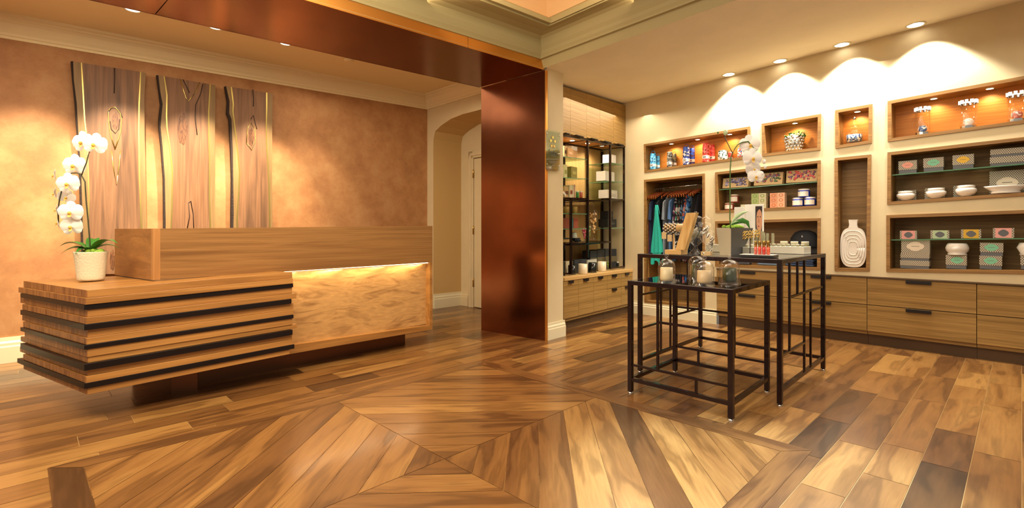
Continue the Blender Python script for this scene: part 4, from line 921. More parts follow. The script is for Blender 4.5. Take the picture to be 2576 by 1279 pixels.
# ---- niche D : glass cylinders
fd=nfloor('D')
for u0,u1,vt,vb,c,s in((2306,2336,275,344,'#33507f','with a blue striped ball'),(2419,2453,256,327,'#ead9cf','with a pale shell'),(2540,2577,236,311,'#b8563f','with a red patterned ball, far right')):
    o=origin(RW,(u0+u1)/2,WF+.09,fd);r,h=rounddim(RW,u0,u1,vt,vb,WF+.09)
    t=thing('glass_cylinder','tall clear glass cylinder %s and mirrored collar'%s,'glass jar',o,0,'tall glass cylinders in the top right niche')
    MB().lathe([(r,h*.1),(r,h*.93),(r*.97,h*.93),(r*.97,h*.1)],28).obj('tube',M_glass,t)
    MB().lathe([(0,0),(r*.95,0),(r*.95,h*.09),(0,h*.09)],14,sm=False).obj('base',M_chrome,t)
    mb=MB()
    for i in range(10):
        a0=2*PI*i/10;mb.lathe([(r*.26,h*.87),(r*.26,h)],4,(r*.92*math.cos(a0),r*.92*math.sin(a0),0),sm=False)
    mb.obj('mirror_collar',M_chrome,t)
    MB().ball((0,0,h*.09+r*.62),r*.62,(1,1,.9),16).obj('ornament',speckle('orn'+c,[c,'#efe6dc',c,'#9a8f88'],60),t)
# ---- niche A : bath salt bottles
fa=nfloor('A')
def bottle(label,u0,u1,vt,vb,col,band='#f1e9e2',group=None,off=WF+.07,handle=True,capc=None):
    o=origin(RW,(u0+u1)/2,off,fa);r,h=rounddim(RW,u0,u1,vt,vb,off);t=thing('bath_bottle',label,'bottle',o,RW.rz,group)
    hb=h*(.84 if handle else .9)
    MB().lathe([(0,0),(r*.96,0),(r,h*.03),(r*.96,h*.1),(r,h*.17),(r*.97,h*.3),(r,h*.45),(r*.96,h*.56),(r,hb*.8),(r*.9,hb*.86),(r*.92,hb*.93),(r*.8,hb),(0,hb)],20).obj('body',speckle('bott'+label[:18],col,55),t)
    MB().lathe([(r*1.02,h*.16),(r*1.02,h*.3)],20).obj('label_band',mat('band'+band,band,.6),t)
    MB().lathe([(r*.85,hb*.97),(r*.86,hb*1.02),(0,hb*1.03)],16).obj('cap',mat('cap'+(capc or col[0]),capc or col[0],.3),t)
    if handle:
        MB().tube([(r*.8*math.cos(PI*i/10),0,hb*.95+(h-hb*.95)*math.sin(PI*i/10)) for i in range(11)],.0025,6).obj('loop_handle',mat('loop'+col[0],col[0],.3),t)
    MB().box(-r*.45,r*.45,-r*1.045,-r*1.02,h*.2,h*.26).obj('label_print',M_inkg,t)
bottle('light blue bath salt bottle, left one of the pair',1635,1651,382,429,['#3b9bd0','#5cb4de','#1f5f92','#8fd0ea'])
bottle('light blue bath salt bottle, right one of the pair',1650,1660,386,427,['#3b9bd0','#4aa6d8','#1f5f92'],off=WF+.155)
bottle('grey bath salt bottle, left and nearer one of the pair',1678,1692,378,423,['#5c584e','#7c766a','#2a2824','#a09a8c'],capc='#b9b4a8')
bottle('grey bath salt bottle, right one of the pair',1691,1702,379,420,['#4a4436','#6d6450','#8d7a4c'],off=WF+.155)
bottle('dark blue bath salt bottle, left one of the pair',1718,1735,364,417,['#1f3f96','#2a52b5','#13265e','#e0d8d0'],band='#f0e0dc')
bottle('dark blue bath salt bottle, right one of the pair',1734.5,1748,365,415,['#1f3f96','#2a52b5','#4a2038'],band='#f0c8b8',off=WF+.155)
bottle('tall red bath salt bottle, left one of the pair',1767.5,1785,355,411,['#d8382e','#e8544a','#a0201c','#f08070'])
bottle('tall red bath salt bottle, right one of the pair',1784,1798,357,409,['#e84038','#f06058','#c83028'],off=WF+.155)
bottle('short dark green jar with white band in the long lit niche',1807,1831,380,406,['#38584a','#dcd8cc','#28382e','#e8e0d4'],handle=False,capc='#8f948c')
bottle('short red and white jar beside the orchid stem',1831,1844,381,403,['#e0584c','#f4ece4','#c03c30'],handle=False,capc='#e9e2dc',off=WF+.155)
bottle('red white and blue jar behind the orchid flowers',1856,1876,374,401,['#d84a3e','#f4ece4','#2d5f88','#f4ece4'],handle=False,capc='#e9e2dc')
# ---- niche F : wrapped trays on glass, jars and cartons below
fF=SF['F'];ff=nfloor('F')
for u0,u1,vt,vb,cols,s in((1816,1882,447,473,['#6f6788','#8d86a6','#544c6c','#b4abc0'],'purple lavender'),(1895,1968,436,467,['#7a6a80','#9b8f86','#4f6a3c','#a04a58'],'mixed green and mauve'),(1976,2056,429,461,['#c8504e','#e0787a','#6a4a68','#d8605c','#88708c'],'red and violet')):
    o=origin(RW,u0,WF+.05,fF);w,h=sz(RW,u0,u1,vt,vb,WF+.05)
    t=thing('gift_tray','cellophane wrapped tray of %s bath petals on the glass shelf'%s,'gift tray',o,RW.rz,'wrapped trays on the glass shelf')
    MB().hexa([V((.004,0,0)),V((w-.004,0,0)),V((w-.004,.09,0)),V((.004,.09,0))],[V((0,.035,h)),V((w,.035,h)),V((w,.1,h)),V((0,.1,h))]).obj('basket',M_kraft,t,bev=.003)
    mb=MB()
    for i in range(60):
        x=random.uniform(.09,.91)*w;k=random.uniform(.24,.88);mb.ball((x,.035*k-.002,h*k),random.uniform(.010,.016),(1,.5,.9),6)
    mb.obj('petals',speckle('pet'+s,cols,45),t)
def jar(label,u0,u1,vt,vb,body,lid,off,fz,stack=0,pl=RW,cat='jar',lab='#e6dfd0',group=None,name='glass_jar'):
    o=origin(pl,(u0+u1)/2,off,fz);o.z+=stack;r,h=rounddim(pl,u0,u1,vt,vb,off);t=thing(name,label,cat,o,pl.rz,group)
    MB().lathe([(0,0),(r*.94,0),(r,h*.06),(r,h*.78),(r*.9,h*.84),(0,h*.84)],24).obj('body',mat('jar'+body,body,.2),t)
    MB().lathe([(r*.93,h*.82),(r*.95,h*.85),(r*.95,h*.98),(r*.9,h),(0,h)],24).obj('lid',mat('lid'+lid,lid,.3),t)
    if lab:
        pts=[];a0=[math.radians(x) for x in range(-150,-29,15)];mb=MB();rr=r*1.012
        mb.add([(rr*math.cos(a),rr*math.sin(a),z) for a in a0 for z in(h*.14,h*.7)],[(2*i,2*i+2,2*i+3,2*i+1) for i in range(len(a0)-1)],0,True);mb.obj('paper_label',mat('paper'+lab,lab,.6),t)
    return h
h1=jar('small white labelled jar with brown lid, lower one of two behind the orchid stem',1824,1846,512,529.5,'#8c3a30','#a89078',WF+.09,ff)
jar('white labelled jar with red side stacked above its neighbour behind the orchid stem',1838,1858,491,512,'#8c3a30','#c8b8a0',WF+.12,ff,h1)
MB_=None
hb_=jar('cobalt blue jar with white label, lower left of the stack of three',1995,2021,501.5,523,'#1a2f9a','#d6d2cc',WF+.08,ff)
jar('cobalt blue jar with white label, lower right of the stack of three',2025,2051,499,521,'#1a2f9a','#d6d2cc',WF+.08,ff)
jar('cobalt blue jar with white label on top of the stack of three',2009,2036,479.5,501,'#1a2f9a','#d6d2cc',WF+.08,ff,hb_)
def stack_cartons(cols,rows_,u0,u1,vt,vb,col,inner,lab,gname,off=WF+.06):
    for r_ in range(rows_):
        for c_ in range(cols):
            ua=lerp(u0,u1,c_/cols);ub_=lerp(u0,u1,(c_+1)/cols);w,h=sz(RW,ua,ub_,vt,vb,off);h/=rows_;o=origin(RW,ua,off,ff);o.z+=h*r_
            pos=['bottom','middle','top'][r_] if rows_==3 else ['bottom','top'][r_]
            t=thing('soap_carton',lab%(pos,['left','right'][c_]),'soap carton',o,RW.rz,gname)
            MB().box(.0006,w-.0006,0,.075,.0004,h-.0004).obj('carton',mat('cart'+col[c_],col[c_],.6),t)
            mb=MB();oval(mb,w/2,h/2,w*.28,h*.32,-.001,fancy=False,th=.0008);mb.obj('printed_ring',mat('ring'+inner,inner,.6),t)
            mb=MB();oval(mb,w/2,h/2,w*.18,h*.22,-.0015,fancy=False,th=.0005);mb.obj('ring_centre',mat('cart'+col[c_],col[c_],.6),t)
stack_cartons(2,3,1936.5,1974,489,526,['#e2a07c','#e9bb98'],'#c8744c','peach soap carton, %s of the %s column','peach soap cartons in a block')
stack_cartons(2,3,1890,1927,492,530,['#a5b878','#cbc6a0'],'#7f9a4c','green soap carton, %s of the %s column','green soap cartons behind the poster stand')
# ---- niche G : hat and folded clothes
fg=nfloor('G')
o=origin(RW,2025,WF+.13,fg);r,h=rounddim(RW,1990,2060,576,618,WF+.13);o.z=RW.at(2025,621,WF+.13).z;fgm=max(fg(RW.loc(o).x-.15),fg(RW.loc(o).x+.15))+.002
t0=MB().box(-.13,.13,-.02,.14,0,o.z-fgm-.001).obj('hat_riser',M_black,loc=V((o.x,o.y,fgm)),rz=RW.rz,bev=.004);tag(t0,'dark display block under the black cap','display block')
t=thing('black_cap','black cap with a small white emblem in the lower left niche','cap',o,RW.rz)
MB().lathe([(r,0),(r*.99,h*.25),(r*.9,h*.55),(r*.65,h*.85),(r*.3,h*.98),(0,h)],30,sc=(1,.7)).obj('crown',mat('cap_cloth','#191b1f',.8),t)
mb=MB();vs=[]
for i in range(13):
    a=PI+PI*i/12;vs+=[(r*.85*math.cos(a),r*.6*math.sin(a),.012),(r*1.0*math.cos(a),r*.75*math.sin(a)-.03,.002)]
mb.add(vs,[(2*i,2*i+1,2*i+3,2*i+2) for i in range(12)],0,True);mb.obj('brim',mat('cap_brim','#111316',.6),t)
text('6',.03,o+V((0,0,h*.62))-RW.n*(r*.66),RW.rz,M_white,'cap_emblem',t)
def folded(label,u0,u1,vt,vb,col,n,off=WF+.018):
    o=origin(RW,u0,off,fg);w,h=sz(RW,u0,u1,vt,vb,off);o.z=max(o.z,fg(RW.loc(o).x+w)+.002);t=thing('folded_clothes',label,'clothes',o,RW.rz)
    for i in range(n):
        MB().box(.003*(i%2),w-.004*(i%2),.0,.09,h*i/n+.0005,h*(i+1)/n-.0005).obj('folded_layer',mat('cloth%s%d'%(col,i),tuple(min(1,c*(1+.25*((i+1)%2))) for c in S(col)[:3]),.9,bump=.3,bs=60),t,bev=min(.008,h/n*.45))
folded('grey blue folded shirt in the lower niche under the display table edge',1905,1960,658,669,'#56677c',2)
folded('stack of dark blue folded clothes in the corner of the lower niche',1975,2046,650,672,'#2d3c58',4)
folded('dark grey folded garment at the left of the lower niche',1853,1884,653,665,'#3a3a3e',2)
# ---- niche E : hanging clothes
rodo=WF+.20
ra=RW.at(1646,475.4,rodo);rb=RW.at(1772,463.5,rodo)
t=MB().tube([ra-RW.d*.0,rb],.009,10).obj('clothes_rod',M_chrome,world=True,loc=ra);tag(t,'chrome clothes rod across the closet niche','rod')
MH=None
hs=[(1649,'#5a2438','maroon'),(1653.5,'#22304c','navy'),(1657.5,'#28b5a5','bright teal'),(1662,'#1b1c22','black'),(1666.5,'#24262e','charcoal black'),(1671,'#17181c','black with grey trim'),(1687,'#7c8186','grey'),(1702,'#4a6a92','denim blue'),(1711.5,'#3c3440','black and plum print'),(1717.5,'#46604e','green floral print'),(1723.5,'#2e2a30','dark print'),(1729.5,'#3a3a4a','slate print'),(1736,'#c06a58','coral and blue print'),(1742,'#3c6a9a','blue print'),(1755,'#35302e','dark brown'),(1759.5,'#2a2626','near black'),(1765,'#2e2c34','dark grey')]
prints={'black and plum print':['#1d1a20','#7a3a5a','#d8cfc8'],'green floral print':['#1d2420','#4f8a70','#d8d0c4','#202020'],'dark print':['#18181c','#8a5040','#c8c0b8','#18181c'],'slate print':['#20242c','#5c86a8','#20242c'],'coral and blue print':['#d86a50','#3a76b8','#e8a090','#28364c'],'blue print':['#3a76b8','#8fb4d8','#28364c']}
zl=RW.at(1640,640,WF+.05).z
gm=None
hang_proto=None
for i,(u,c,s) in enumerate(hs):
    tt=RW.t(u,rodo);k=(tt-RW.loc(ra).x)/(RW.loc(rb).x-RW.loc(ra).x);zr=lerp(ra.z,rb.z,k);p=RW.pt(tt,zr,rodo)
    ordn=['nearest the left side','second','third','fourth','fifth','sixth','seventh','eighth','ninth','tenth','eleventh','twelfth','thirteenth','fourteenth','fifteenth','sixteenth','last at the right'][i]
    hl_='reddish wooden hanger, %s along the closet rod'%ordn
    yaw=RW.rz-math.radians(7)
    if hang_proto is None:
        h_=thing('clothes_hanger',hl_,'hanger',p,yaw,'wooden hangers on the closet rod')
        MB().tube([(0,.014,-.002),(0,.011,.010),(0,0,.0145),(0,-.011,.009),(0,-.0135,-.004),(0,0,-.02),(0,0,-.06)],.002,6).obj('hook',M_chrome,h_)
        sh=[(0,y,-.06-.62*abs(y)**1.25) for y in[-.19+.038*j for j in range(11)]]
        m_=MB()
        for a_,b_ in zip(sh[:-1],sh[1:]): m_.bar(a_,b_,.012,.022)
        m_.obj('shoulder_bar',M_hangw,h_)
        for y in(-.175,.175): MB().box(-.006,.006,y-.012,y+.012,-.155,-.115).obj('gold_clip',M_goldmetal,h_)
        hang_proto=h_
    else:
        h_=hang_proto.copy();C.objects.link(h_);h_.location=p;h_.rotation_euler=(0,0,yaw);h_['label']=hl_
        for ch in hang_proto.children: c_=ch.copy();C.objects.link(c_);c_.parent=h_
    # garment
    top=-.10;Ln=random.uniform(.72,.86) if i!=2 else .74;Wd=.16 if i!=2 else .10
    mb=MB();vs=[];nx_,nz_=14,12;ph=1.
    sides=[]
    for sdx in(-1,1):
        for a in range(nz_+1):
            kz_=a/nz_
            for b in range(nx_+1):
                ky=b/nx_*2-1;wd=Wd*(.62+.38*min(1,kz_*4)) if i!=2 else Wd*(.15+.85*min(1,kz_*1.4)) ;y=ky*wd
                z=top-.55*abs(y)**1.2*(1-kz_)-Ln*kz_+(.03*math.sin(ky*5+ph) if kz_==1 else 0)
                x=sdx*.009*(1-ky*ky*.8)+.012*kz_*math.sin(ky*9+ph+kz_*2)+(.02*kz_*math.sin(kz_*3) if i==2 else 0)
                vs.append((x,y,z))
    q_=(nx_+1)*(nz_+1)
    for s0 in(0,1):
        for a in range(nz_):
            for b in range(nx_):
                j=s0*q_+a*(nx_+1)+b;f_=(j,j+1,j+nx_+2,j+nx_+1);mb.f.append(list(f_ if s0 else f_[::-1]));mb.m.append(0);mb.s.append(True)
    mb.v=[V(x) for x in vs]
    gmat=speckle('print_'+s,prints[s],30,.85) if s in prints else mat('cloth_'+s,c,.85,bump=.4,bs=25)
    if i==2: tq=RW.t(1652,WF-.01);p=RW.pt(tq,RW.at(1652,516,WF-.01).z+.10,WF-.01);yaw=RW.rz+PI/2-.25
    g_=thing('hanging_top','%s garment on the %s hanger of the closet rod'%(s,ordn),'clothes',p,yaw,'garments hanging in the closet')
    mb.obj('body',gmat,g_)
    if s in('grey','denim blue','black with grey trim','navy'):
        for y in(-1,1):
            MB().prism([(0,y*.13,-.17),(0,y*.165,-.2),(0,y*.19,-.42),(0,y*.15,-.43)],(.02,0,0)).obj('sleeve',gmat,g_,bev=.006)
    elif s=='bright teal':
        MB().tube([(0,-.02,-.1),(0,-.05,-.22)],.003).tube([(0,.02,-.1),(0,.04,-.22)],.003).obj('strap',gmat,g_)
# ================================================================ ETAGERE GOODS
def eb(name,label,u0,u1,vt,vb,col,off,dep,fz,cat='box',lid=None,lab=None,stack=0,turn=0.,ribbon=None,seam=None):
    P_=PE;o=origin(P_,u0,off,fz);o.z+=stack;w,h=sz(P_,u0,u1,vt,vb,off);t=thing(name,label,cat,o,P_.rz+turn)
    m=col if not isinstance(col,str) else mat('eb'+col,col,.55)
    MB().box(0,w,0,dep,0,h*(.72 if lid else 1)).obj('carton',m,t,bev=.001)
    if lid: MB().box(-.002,w+.002,-.002,dep+.002,h*.7,h).obj('box_lid',mat('ebl'+lid,lid,.5),t,bev=.001)
    if lab: MB().box(w*.2,w*.8,-.0035,-.002,h*.3,h*.6).obj('printed_label',mat('ebp'+lab,lab,.6),t)
    if ribbon: MB().box(w*.44,w*.52,-.0045,dep+.003,-.0002 if False else 0.0005,h+.003).obj('ribbon',mat('ebr'+ribbon,ribbon,.4),t)
    return h
PE=Plane(PB.pt(0,0,EO),PB.pt(1,0,EO))
def el(a,b): return surf_line(PE,a,b,0)
s1=el((1413,393),(1476,401));s2=el((1413,446),(1476,450));s3=el((1413,497),(1476,499));s4=el((1413,537),(1476,538));s5=el((1413,576),(1476,575));s6=el((1413,611),(1476,610));s7=el((1480,606.5),(1533,603.5))
r1_=el((1537,408),(1568,413));r2_=el((1537,454.6),(1568,456.6));r3_=el((1537,500.5),(1568,499.5));r4_=el((1537,572.7),(1568,571.7));cnt=lambda t:ctz+.006
for f_ in(): pass
eb('gift_carton','slim cream carton with dark label on the top left glass shelf',1419.5,1427,365,393,'#c9ad7c',.06,.08,s1,lab='#4a3222')
eb('gift_carton','white carton half hidden by the pillar, top left glass shelf',1406,1416,366,393,'#e6dfd0',.05,.08,s1)
eb('gift_carton','tan carton in front on the top left glass shelf',1428,1442,373,396,'#c99a62',.04,.07,s1,lab='#e2b888')
eb('gift_carton','taller tan carton with white top on the top left glass shelf',1438,1452,365,397,'#cf9f68',.12,.08,s1,lid='#ece4d4')
eb('gift_carton','olive green carton on the second left glass shelf',1437,1452,419,447,'#8c8240',.06,.08,s2,lab='#b0a45c')
eb('gift_carton','pale green carton by the pillar on the second left shelf',1419,1427,414,446,'#c6c088',.07,.07,s2,lab='#8a8c50')
eb('gift_carton','frosted white carton by the pillar on the second left shelf',1408,1417.5,420,446,'#dcd2b4',.05,.07,s2)
eb('gift_carton','cream carton with red print on the dark middle shelf',1433,1441,467,498,'#d8c8a0',.08,.08,s3,lab='#8c3a28')
eb('gift_carton','white and red striped carton on the dark middle shelf',1442,1448,467,499,'#d8c4a0',.08,.08,s3,ribbon='#a83828')
eb('gift_carton','tan carton with brown band on the dark middle shelf',1420,1431,470,498,'#c9a470',.1,.08,s3,lab='#7a4c2c')
h_=jar('small green candle jar with white lid on the dark middle shelf',1449,1456.5,483,500,'#2f7a34','#d8e0cc',.06,s3,pl=PE,lab=None)
jar('small red and green jar at the end of the dark middle shelf',1457.5,1465.5,483,500,'#c05a3c','#d8d4bc',.08,s3,pl=PE,lab=None)
t=thing('white_tag','white card tag lying on the dark middle shelf','tag',origin(PE,1414,.02,s3)+V((0,0,.01)),PE.rz);MB().hexa([V((0,0,.045)),V((.075,0,.0)),V((.082,0,.022)),V((.008,0,.067))],[V((0,.003,.045)),V((.075,.003,.0)),V((.082,.003,.022)),V((.008,.003,.067))]).obj('card',M_paper,t);MB().box(.045,.052,-.0015,0,.026,.032).obj('printed_mark',M_inkg,t)
for u0,u1,l in((1417,1433,'left'),(1437,1453,'right')):
    o=origin(PE,(u0+u1)/2,.09,s4);r,h=rounddim(PE,u0,u1,520,537,.09);t=thing('votive_candle','amber votive candle with pale rim, %s one on the third glass shelf'%l,'candle',o)
    MB().lathe([(0,0),(r*.9,0),(r,h*.7),(r*.97,h),(r*.85,h),(r*.85,h*.8),(0,h*.8)],20).obj('holder',mat('votive','#b09048',.3),t);MB().lathe([(0,h*.82),(r*.84,h*.83)],16).obj('wax',M_paper,t)
eb('gift_carton','wide rust red box on the fourth left glass shelf',1419,1437,549,575,'#8c4630',.06,.1,s5)
eb('gift_carton','narrow teal box between the red boxes, fourth left shelf',1437.5,1442,549,575,'#4c7c78',.06,.1,s5)
eb('gift_carton','rust red lidded box on the fourth left glass shelf',1443,1454,549.5,575,'#a05238',.06,.1,s5,lid='#94472f')
t=thing('tasselled_pouch','black tasselled cloth pouch on the lower left shelf','pouch',origin(PE,1450,.05,s6),PE.rz)
mb=MB()
for i in range(30): mb.ball((random.uniform(-.055,.055),random.uniform(-.02,.02),random.uniform(.01,.04)),.014,(1,1,1),6)
mb.obj('cloth',mat('black_cloth','#141516',.9),t);MB().box(-.058,.058,-.02,.02,.035,.05).obj('band',M_black,t)
t=thing('white_dish_set','white tapered pot with pink lid behind the black pouch','pot',origin(PE,1444,.13,s6),PE.rz);MB().lathe([(0,0),(.05,0),(.032,.1),(.03,.11),(0,.11)],18).obj('pot',M_white,t);MB().lathe([(.031,.11),(.033,.116),(0,.122)],18).obj('lid',mat('pinkish','#c8907c',.5),t)
eb('gift_carton','small gold and black box by the pillar on the lower left shelf',1418,1432,603,614,'#b08c4c',.05,.08,s6,lid='#262220')
# right bay
eb('gift_carton','tall white carton on the top right glass shelf',1536,1549.5,390,411,'#ece6da',.06,.12,r1_,lab=None,lid=None)
eb('gift_carton','wide white box with white ribbon bow, second right glass shelf',1523,1546,434,458,'#e8e0d4',.10,.14,r2_,ribbon='#b8b0a0')
eb('gift_carton','wide white box with printed side, third right shelf',1529,1553,483,504,'#e8e0d0',.08,.14,r3_,lab='#cfc8b8')
hq=eb('gift_carton','wide black box, lower one on the fourth right glass shelf',1529,1551,553,573,'#22231f',.06,.14,r4_,lab='#3c3c34')
eb('gift_carton','smaller black box on top of the wide black box',1530,1542,532,552,'#1c1d1a',.08,.12,r4_,stack=hq,lab='#3a3a34')
jar('tiny gold topped jar beside the black boxes',1505,1510,529,541,'#c8a860','#c0a060',.2,r4_,pl=PE,lab=None)
# candy jars in the middle bay
def candy(label,u0,u1,vt,vb,vs_,ve_,cols,off,fz,lidded=True):
    o=origin(PE,(u0+u1)/2,off,fz);r,h=rounddim(PE,u0,u1,vt,vb,off);t=thing('candy_jar',label,'jar',o)
    b0,b1=(vb-ve_)/(vb-vt)*h,(vb-vs_)/(vb-vt)*h
    MB().lathe([(0,0),(r*.7,0),(r*.66,h*.02),(r*.18,h*.05),(r*.14,b0*.7),(r*.35,b0),(r*.7,lerp(b0,b1,.3)),(r,lerp(b0,b1,.75)),(r*.98,b1),(r*.8,b1+h*.03)],24).obj('glass_body',M_glass,t)
    mb=MB();rg=random.Random(3)
    for i in range(60):
        k=rg.random();rr=r*(.3+.55*min(1,k*1.5));a=rg.uniform(0,2*PI);q_=rg.random()**.5*max(.0,rr-.008);mb.ball((q_*math.cos(a),q_*math.sin(a),lerp(b0+.01,b1-.005,k)),r*.26,(1,1,1),8)
    mb.obj('contents',speckle('candy'+label[:8],cols,25,.3),t)
    if lidded: MB().lathe([(r*.84,b1+h*.03),(r*.86,b1+h*.05),(r*.4,b1+h*.1),(r*.2,b1+h*.14),(r*.3,b1+h*.18),(r*.12,b1+h*.24),(r*.16,b1+h*.3),(0,h)],20).obj('glass_lid',M_glass,t)
candy('tall lidded glass jar filled with golden balls in the shelving',1481,1504,516,608,540,592,['#d8b070','#c89a58','#e6c48c'],.1,s7)
candy('short glass jar of pink sweets behind the steel post',1463,1477,565,612,577,604,['#e05a6c','#f08a94','#d84860'],.08,s6,False)
candy('short glass jar of green and cream sweets right of the steel post',1479,1488,570,612,576,604,['#9ab050','#e0d8a0','#7a9a40'],.03,s7,False)
# counter goods
for u0,u1,s in((1485,1502,'leftmost'),(1503,1521,'second'),(1522.5,1537,'third'),(1538,1551,'rightmost')):
    o=origin(PE,u0,.10,cnt);w,h=sz(PE,u0,u1,621,672 if u0<1530 else 670,.10)
    t=thing('book_box','tall dark book-like box with gold honeycomb band, %s of four'%s,'box',o,PE.rz,'dark tall boxes on the counter')
    MB().box(.001,w-.001,0,.12,0,h).obj('carton',mat('ink_blue','#20262a',.5),t,bev=.003);MB().box(.0005,w-.0005,-.001,.0,h*.36,h*.64).obj('gold_pattern',pattern('honeycomb','#20262a','#8a7a4c',140),t)
def candle(label,u0,u1,vt,vb,dark,off,wick=True):
    o=origin(PE,(u0+u1)/2,off,cnt);r,h=rounddim(PE,u0,u1,vt,vb,off);t=thing('glass_candle',label,'candle',o)
    MB().lathe([(0,0),(r*.97,0),(r,.003),(r,h),(r*.94,h),(r*.94,h*.9),(0,h*.9)],24).obj('holder',mat('cd_dark','#1b1c17',.12) if dark else mat('cd_cream','#e2d0ac',.3),t)
    MB().lathe([(0,.0),(r*1.01,0),(r*1.01,h*.1),(r*.99,h*.1)],24).obj('glass_foot',M_glass,t)
    MB().lathe([(0,h*.92),(r*.9,h*.92)],20).obj('wax',M_paper,t)
candle('dark glass candle behind the slim steel post on the counter',1429,1449,664,687,True,.04)
candle('cream glass candle on the counter, left of the two cream ones',1455,1478,660,685,False,-.02)
candle('dark green glass candle on the counter between the two cream ones',1480,1501,657,682,True,.0)
candle('cream glass candle on the counter, right of the two cream ones',1503,1525,654,678,False,.01)
eb('gift_carton','pale open carton behind the dark candle at the pillar',1424,1452,655,686,'#cdbf98',.12,.04,cnt)
eb('gift_carton','dark flat box behind the cream candle on the counter',1446,1475,649,682,'#2a2d2c',.09,.06,cnt,lid='#33363a')
eb('gift_carton','grey white carton behind the dark green candle',1478,1501,650,680,'#b9b7a6',.068,.022,cnt)
eb('gift_carton','black slab box next to the pillar on the counter',1409,1422,655,690,'#1d211c',.02,.05,cnt)
candy('little jar of green sweets on the counter beside the right cream candle',1525,1534,650,677,655,674,['#9ab050','#b8c86c'],.03,cnt,False)
jar('small black bottle on the counter in the right corner of the shelving',1551,1557,654,670,'#1f241c','#d8d8c8',.1,cnt,pl=PE,lab=None,name='perfume_bottle',cat='bottle')
# ================================================================ LOW TABLE CLOCHES
def onsmall(u,Y): return P(u,HY,Y)+V((0,0,ZS+.002-CH))
M_cl_c=mat('cream_candle_wax','#d9c79b',.4);M_cl_b=mat('beige_candle_wax','#d4b98c',.4);M_cl_g=mat('dark_green_candle_glass','#3a4020',.15)
def cloche(label,u,Y,wpx,hpx,m,cw,chh,tp):
    o=onsmall(u,Y);r=wpx*Y/FP/2;h=hpx*Y/FP;t=thing('glass_cloche',label,'cloche',o,0,'bell cloches on the low table')
    hb=h*.82
    pr=[(r*1.0,0),(r*.96,h*.04),(r*.9,h*.12),(r*.88,h*.2),(r*.9,h*.5),(r*.88,h*.6),(r*.78,h*.7),(r*.55,h*.77),(r*.28,h*.81),(r*.08,hb)]
    MB().lathe(pr+[(a*.95,b-.002) for a,b in pr[::-1]],36).obj('bell',M_glass,t)
    MB().lathe([(r*.09,hb),(r*.12,hb+h*.02),(r*.08,hb+h*.03)],16).ball((0,0,h*.92),h*.075,(1,1,1),16).obj('knob',M_glass,t)
    MB().lathe([(0,0),(r*1.0,0),(r*1.0,.002),(0,.002)],30).obj('base_plate',M_glass,t)
    c=thing('scented_candle','candle under the '+label.split('holding')[0]+' on the low table','candle',o+V((0,0,.004)),0,'candles under the cloches')
    c['label']=tp
    cr=cw*Y/FP/2;ch_=chh*Y/FP
    MB().lathe([(0,.012),(cr*.95,.012),(cr,ch_*.3),(cr*.93,ch_),(cr*.88,ch_),(cr*.86,ch_*.9),(0,ch_*.88)],26).obj('wax_cup',m,c)
    MB().lathe([(0,0),(cr*.95,0),(cr*1.0,.012),(cr*1.02,ch_*.3),(cr*.97,ch_*1.02)],26).obj('glass_cup',M_glass,c)
cloche('leftmost glass cloche holding a cream candle',1677,3.20,47,74,M_cl_c,32,37,'cream candle under the leftmost glass cloche')
cloche('hindmost glass cloche with a dark candle, behind the front beige one',1753,3.42,47,73,M_cl_g,30,37,'dark candle under the hindmost glass cloche')
cloche('front glass cloche holding a beige candle',1772,3.04,52,76,M_cl_b,36,36,'beige candle under the front glass cloche')
cloche('rightmost glass cloche holding a dark green candle',1835,3.12,54,76,M_cl_g,34,39,'dark green candle under the rightmost glass cloche')
# ================================================================ TALL TABLE GOODS
def on(u,Y,dz=0.): return P(u,HY,Y)+V((0,0,ZL+.0025-CH+dz))
rzt=math.atan2((tN-tL).y,(tN-tL).x) # along the front edge, left to right
px=lambda n,Y:n*Y/FP
# leaning board and its tray
o=on(1672,3.72);t=thing('wooden_stand','pale wooden tray with a leaning board, left end of the tall table','stand',o,rzt)
MB().box(0,px(44,3.75),0,.10,0,.035).obj('tray',M_linen,t,bev=.003)
w_=.06
ang=V((.085,.0,.27))
MB().hexa([V((.075,.02,.036)),V((.16,.0,.036)),V((.175,.02,.036)),V((.09,.04,.036))],[V((.075,.02,.036))+ang,V((.16,.0,.036))+ang,V((.175,.02,.036))+ang,V((.09,.04,.036))+ang]).obj('leaning_board',wood('pale_board','#b98c4c','#d8b274',grain='z',freq=14,along=1,rough=.5,fine=.15,c3='#cfa562'),t,bev=.002)
o=on(1695,4.05);t=thing('bracelet_stand','upright display bar of black and white beaded bracelets','bracelet stand',o,rzt)
MB().lathe([(0,0),(.03,0),(.03,.012),(.008,.02),(.008,.18),(0,.18)],16).obj('post',M_linen,t)
MB().tube([(-.07,-.02,.2),(.07,.02,.2)],.034,18).obj('bar',M_linen,t)
for j,x in enumerate((-.062,-.044,-.026,-.008,.01,.028)):
    mb=MB()
    for i in range(18): a=2*PI*i/18;mb.ball((x,-.018+.25*(x+.07)+.041*math.cos(a),.2+.041*math.sin(a)-.006),.0068,(1,1,1),6,mi=(i+j)%2)
    mb.obj('bracelet',[M_black,M_white],t)
for x,z in((-.05,.11),(.0,.09)): MB().box(x-.02,x+.02,-.066,-.064,z,z+.055).obj('price_tag',M_kraft,t)
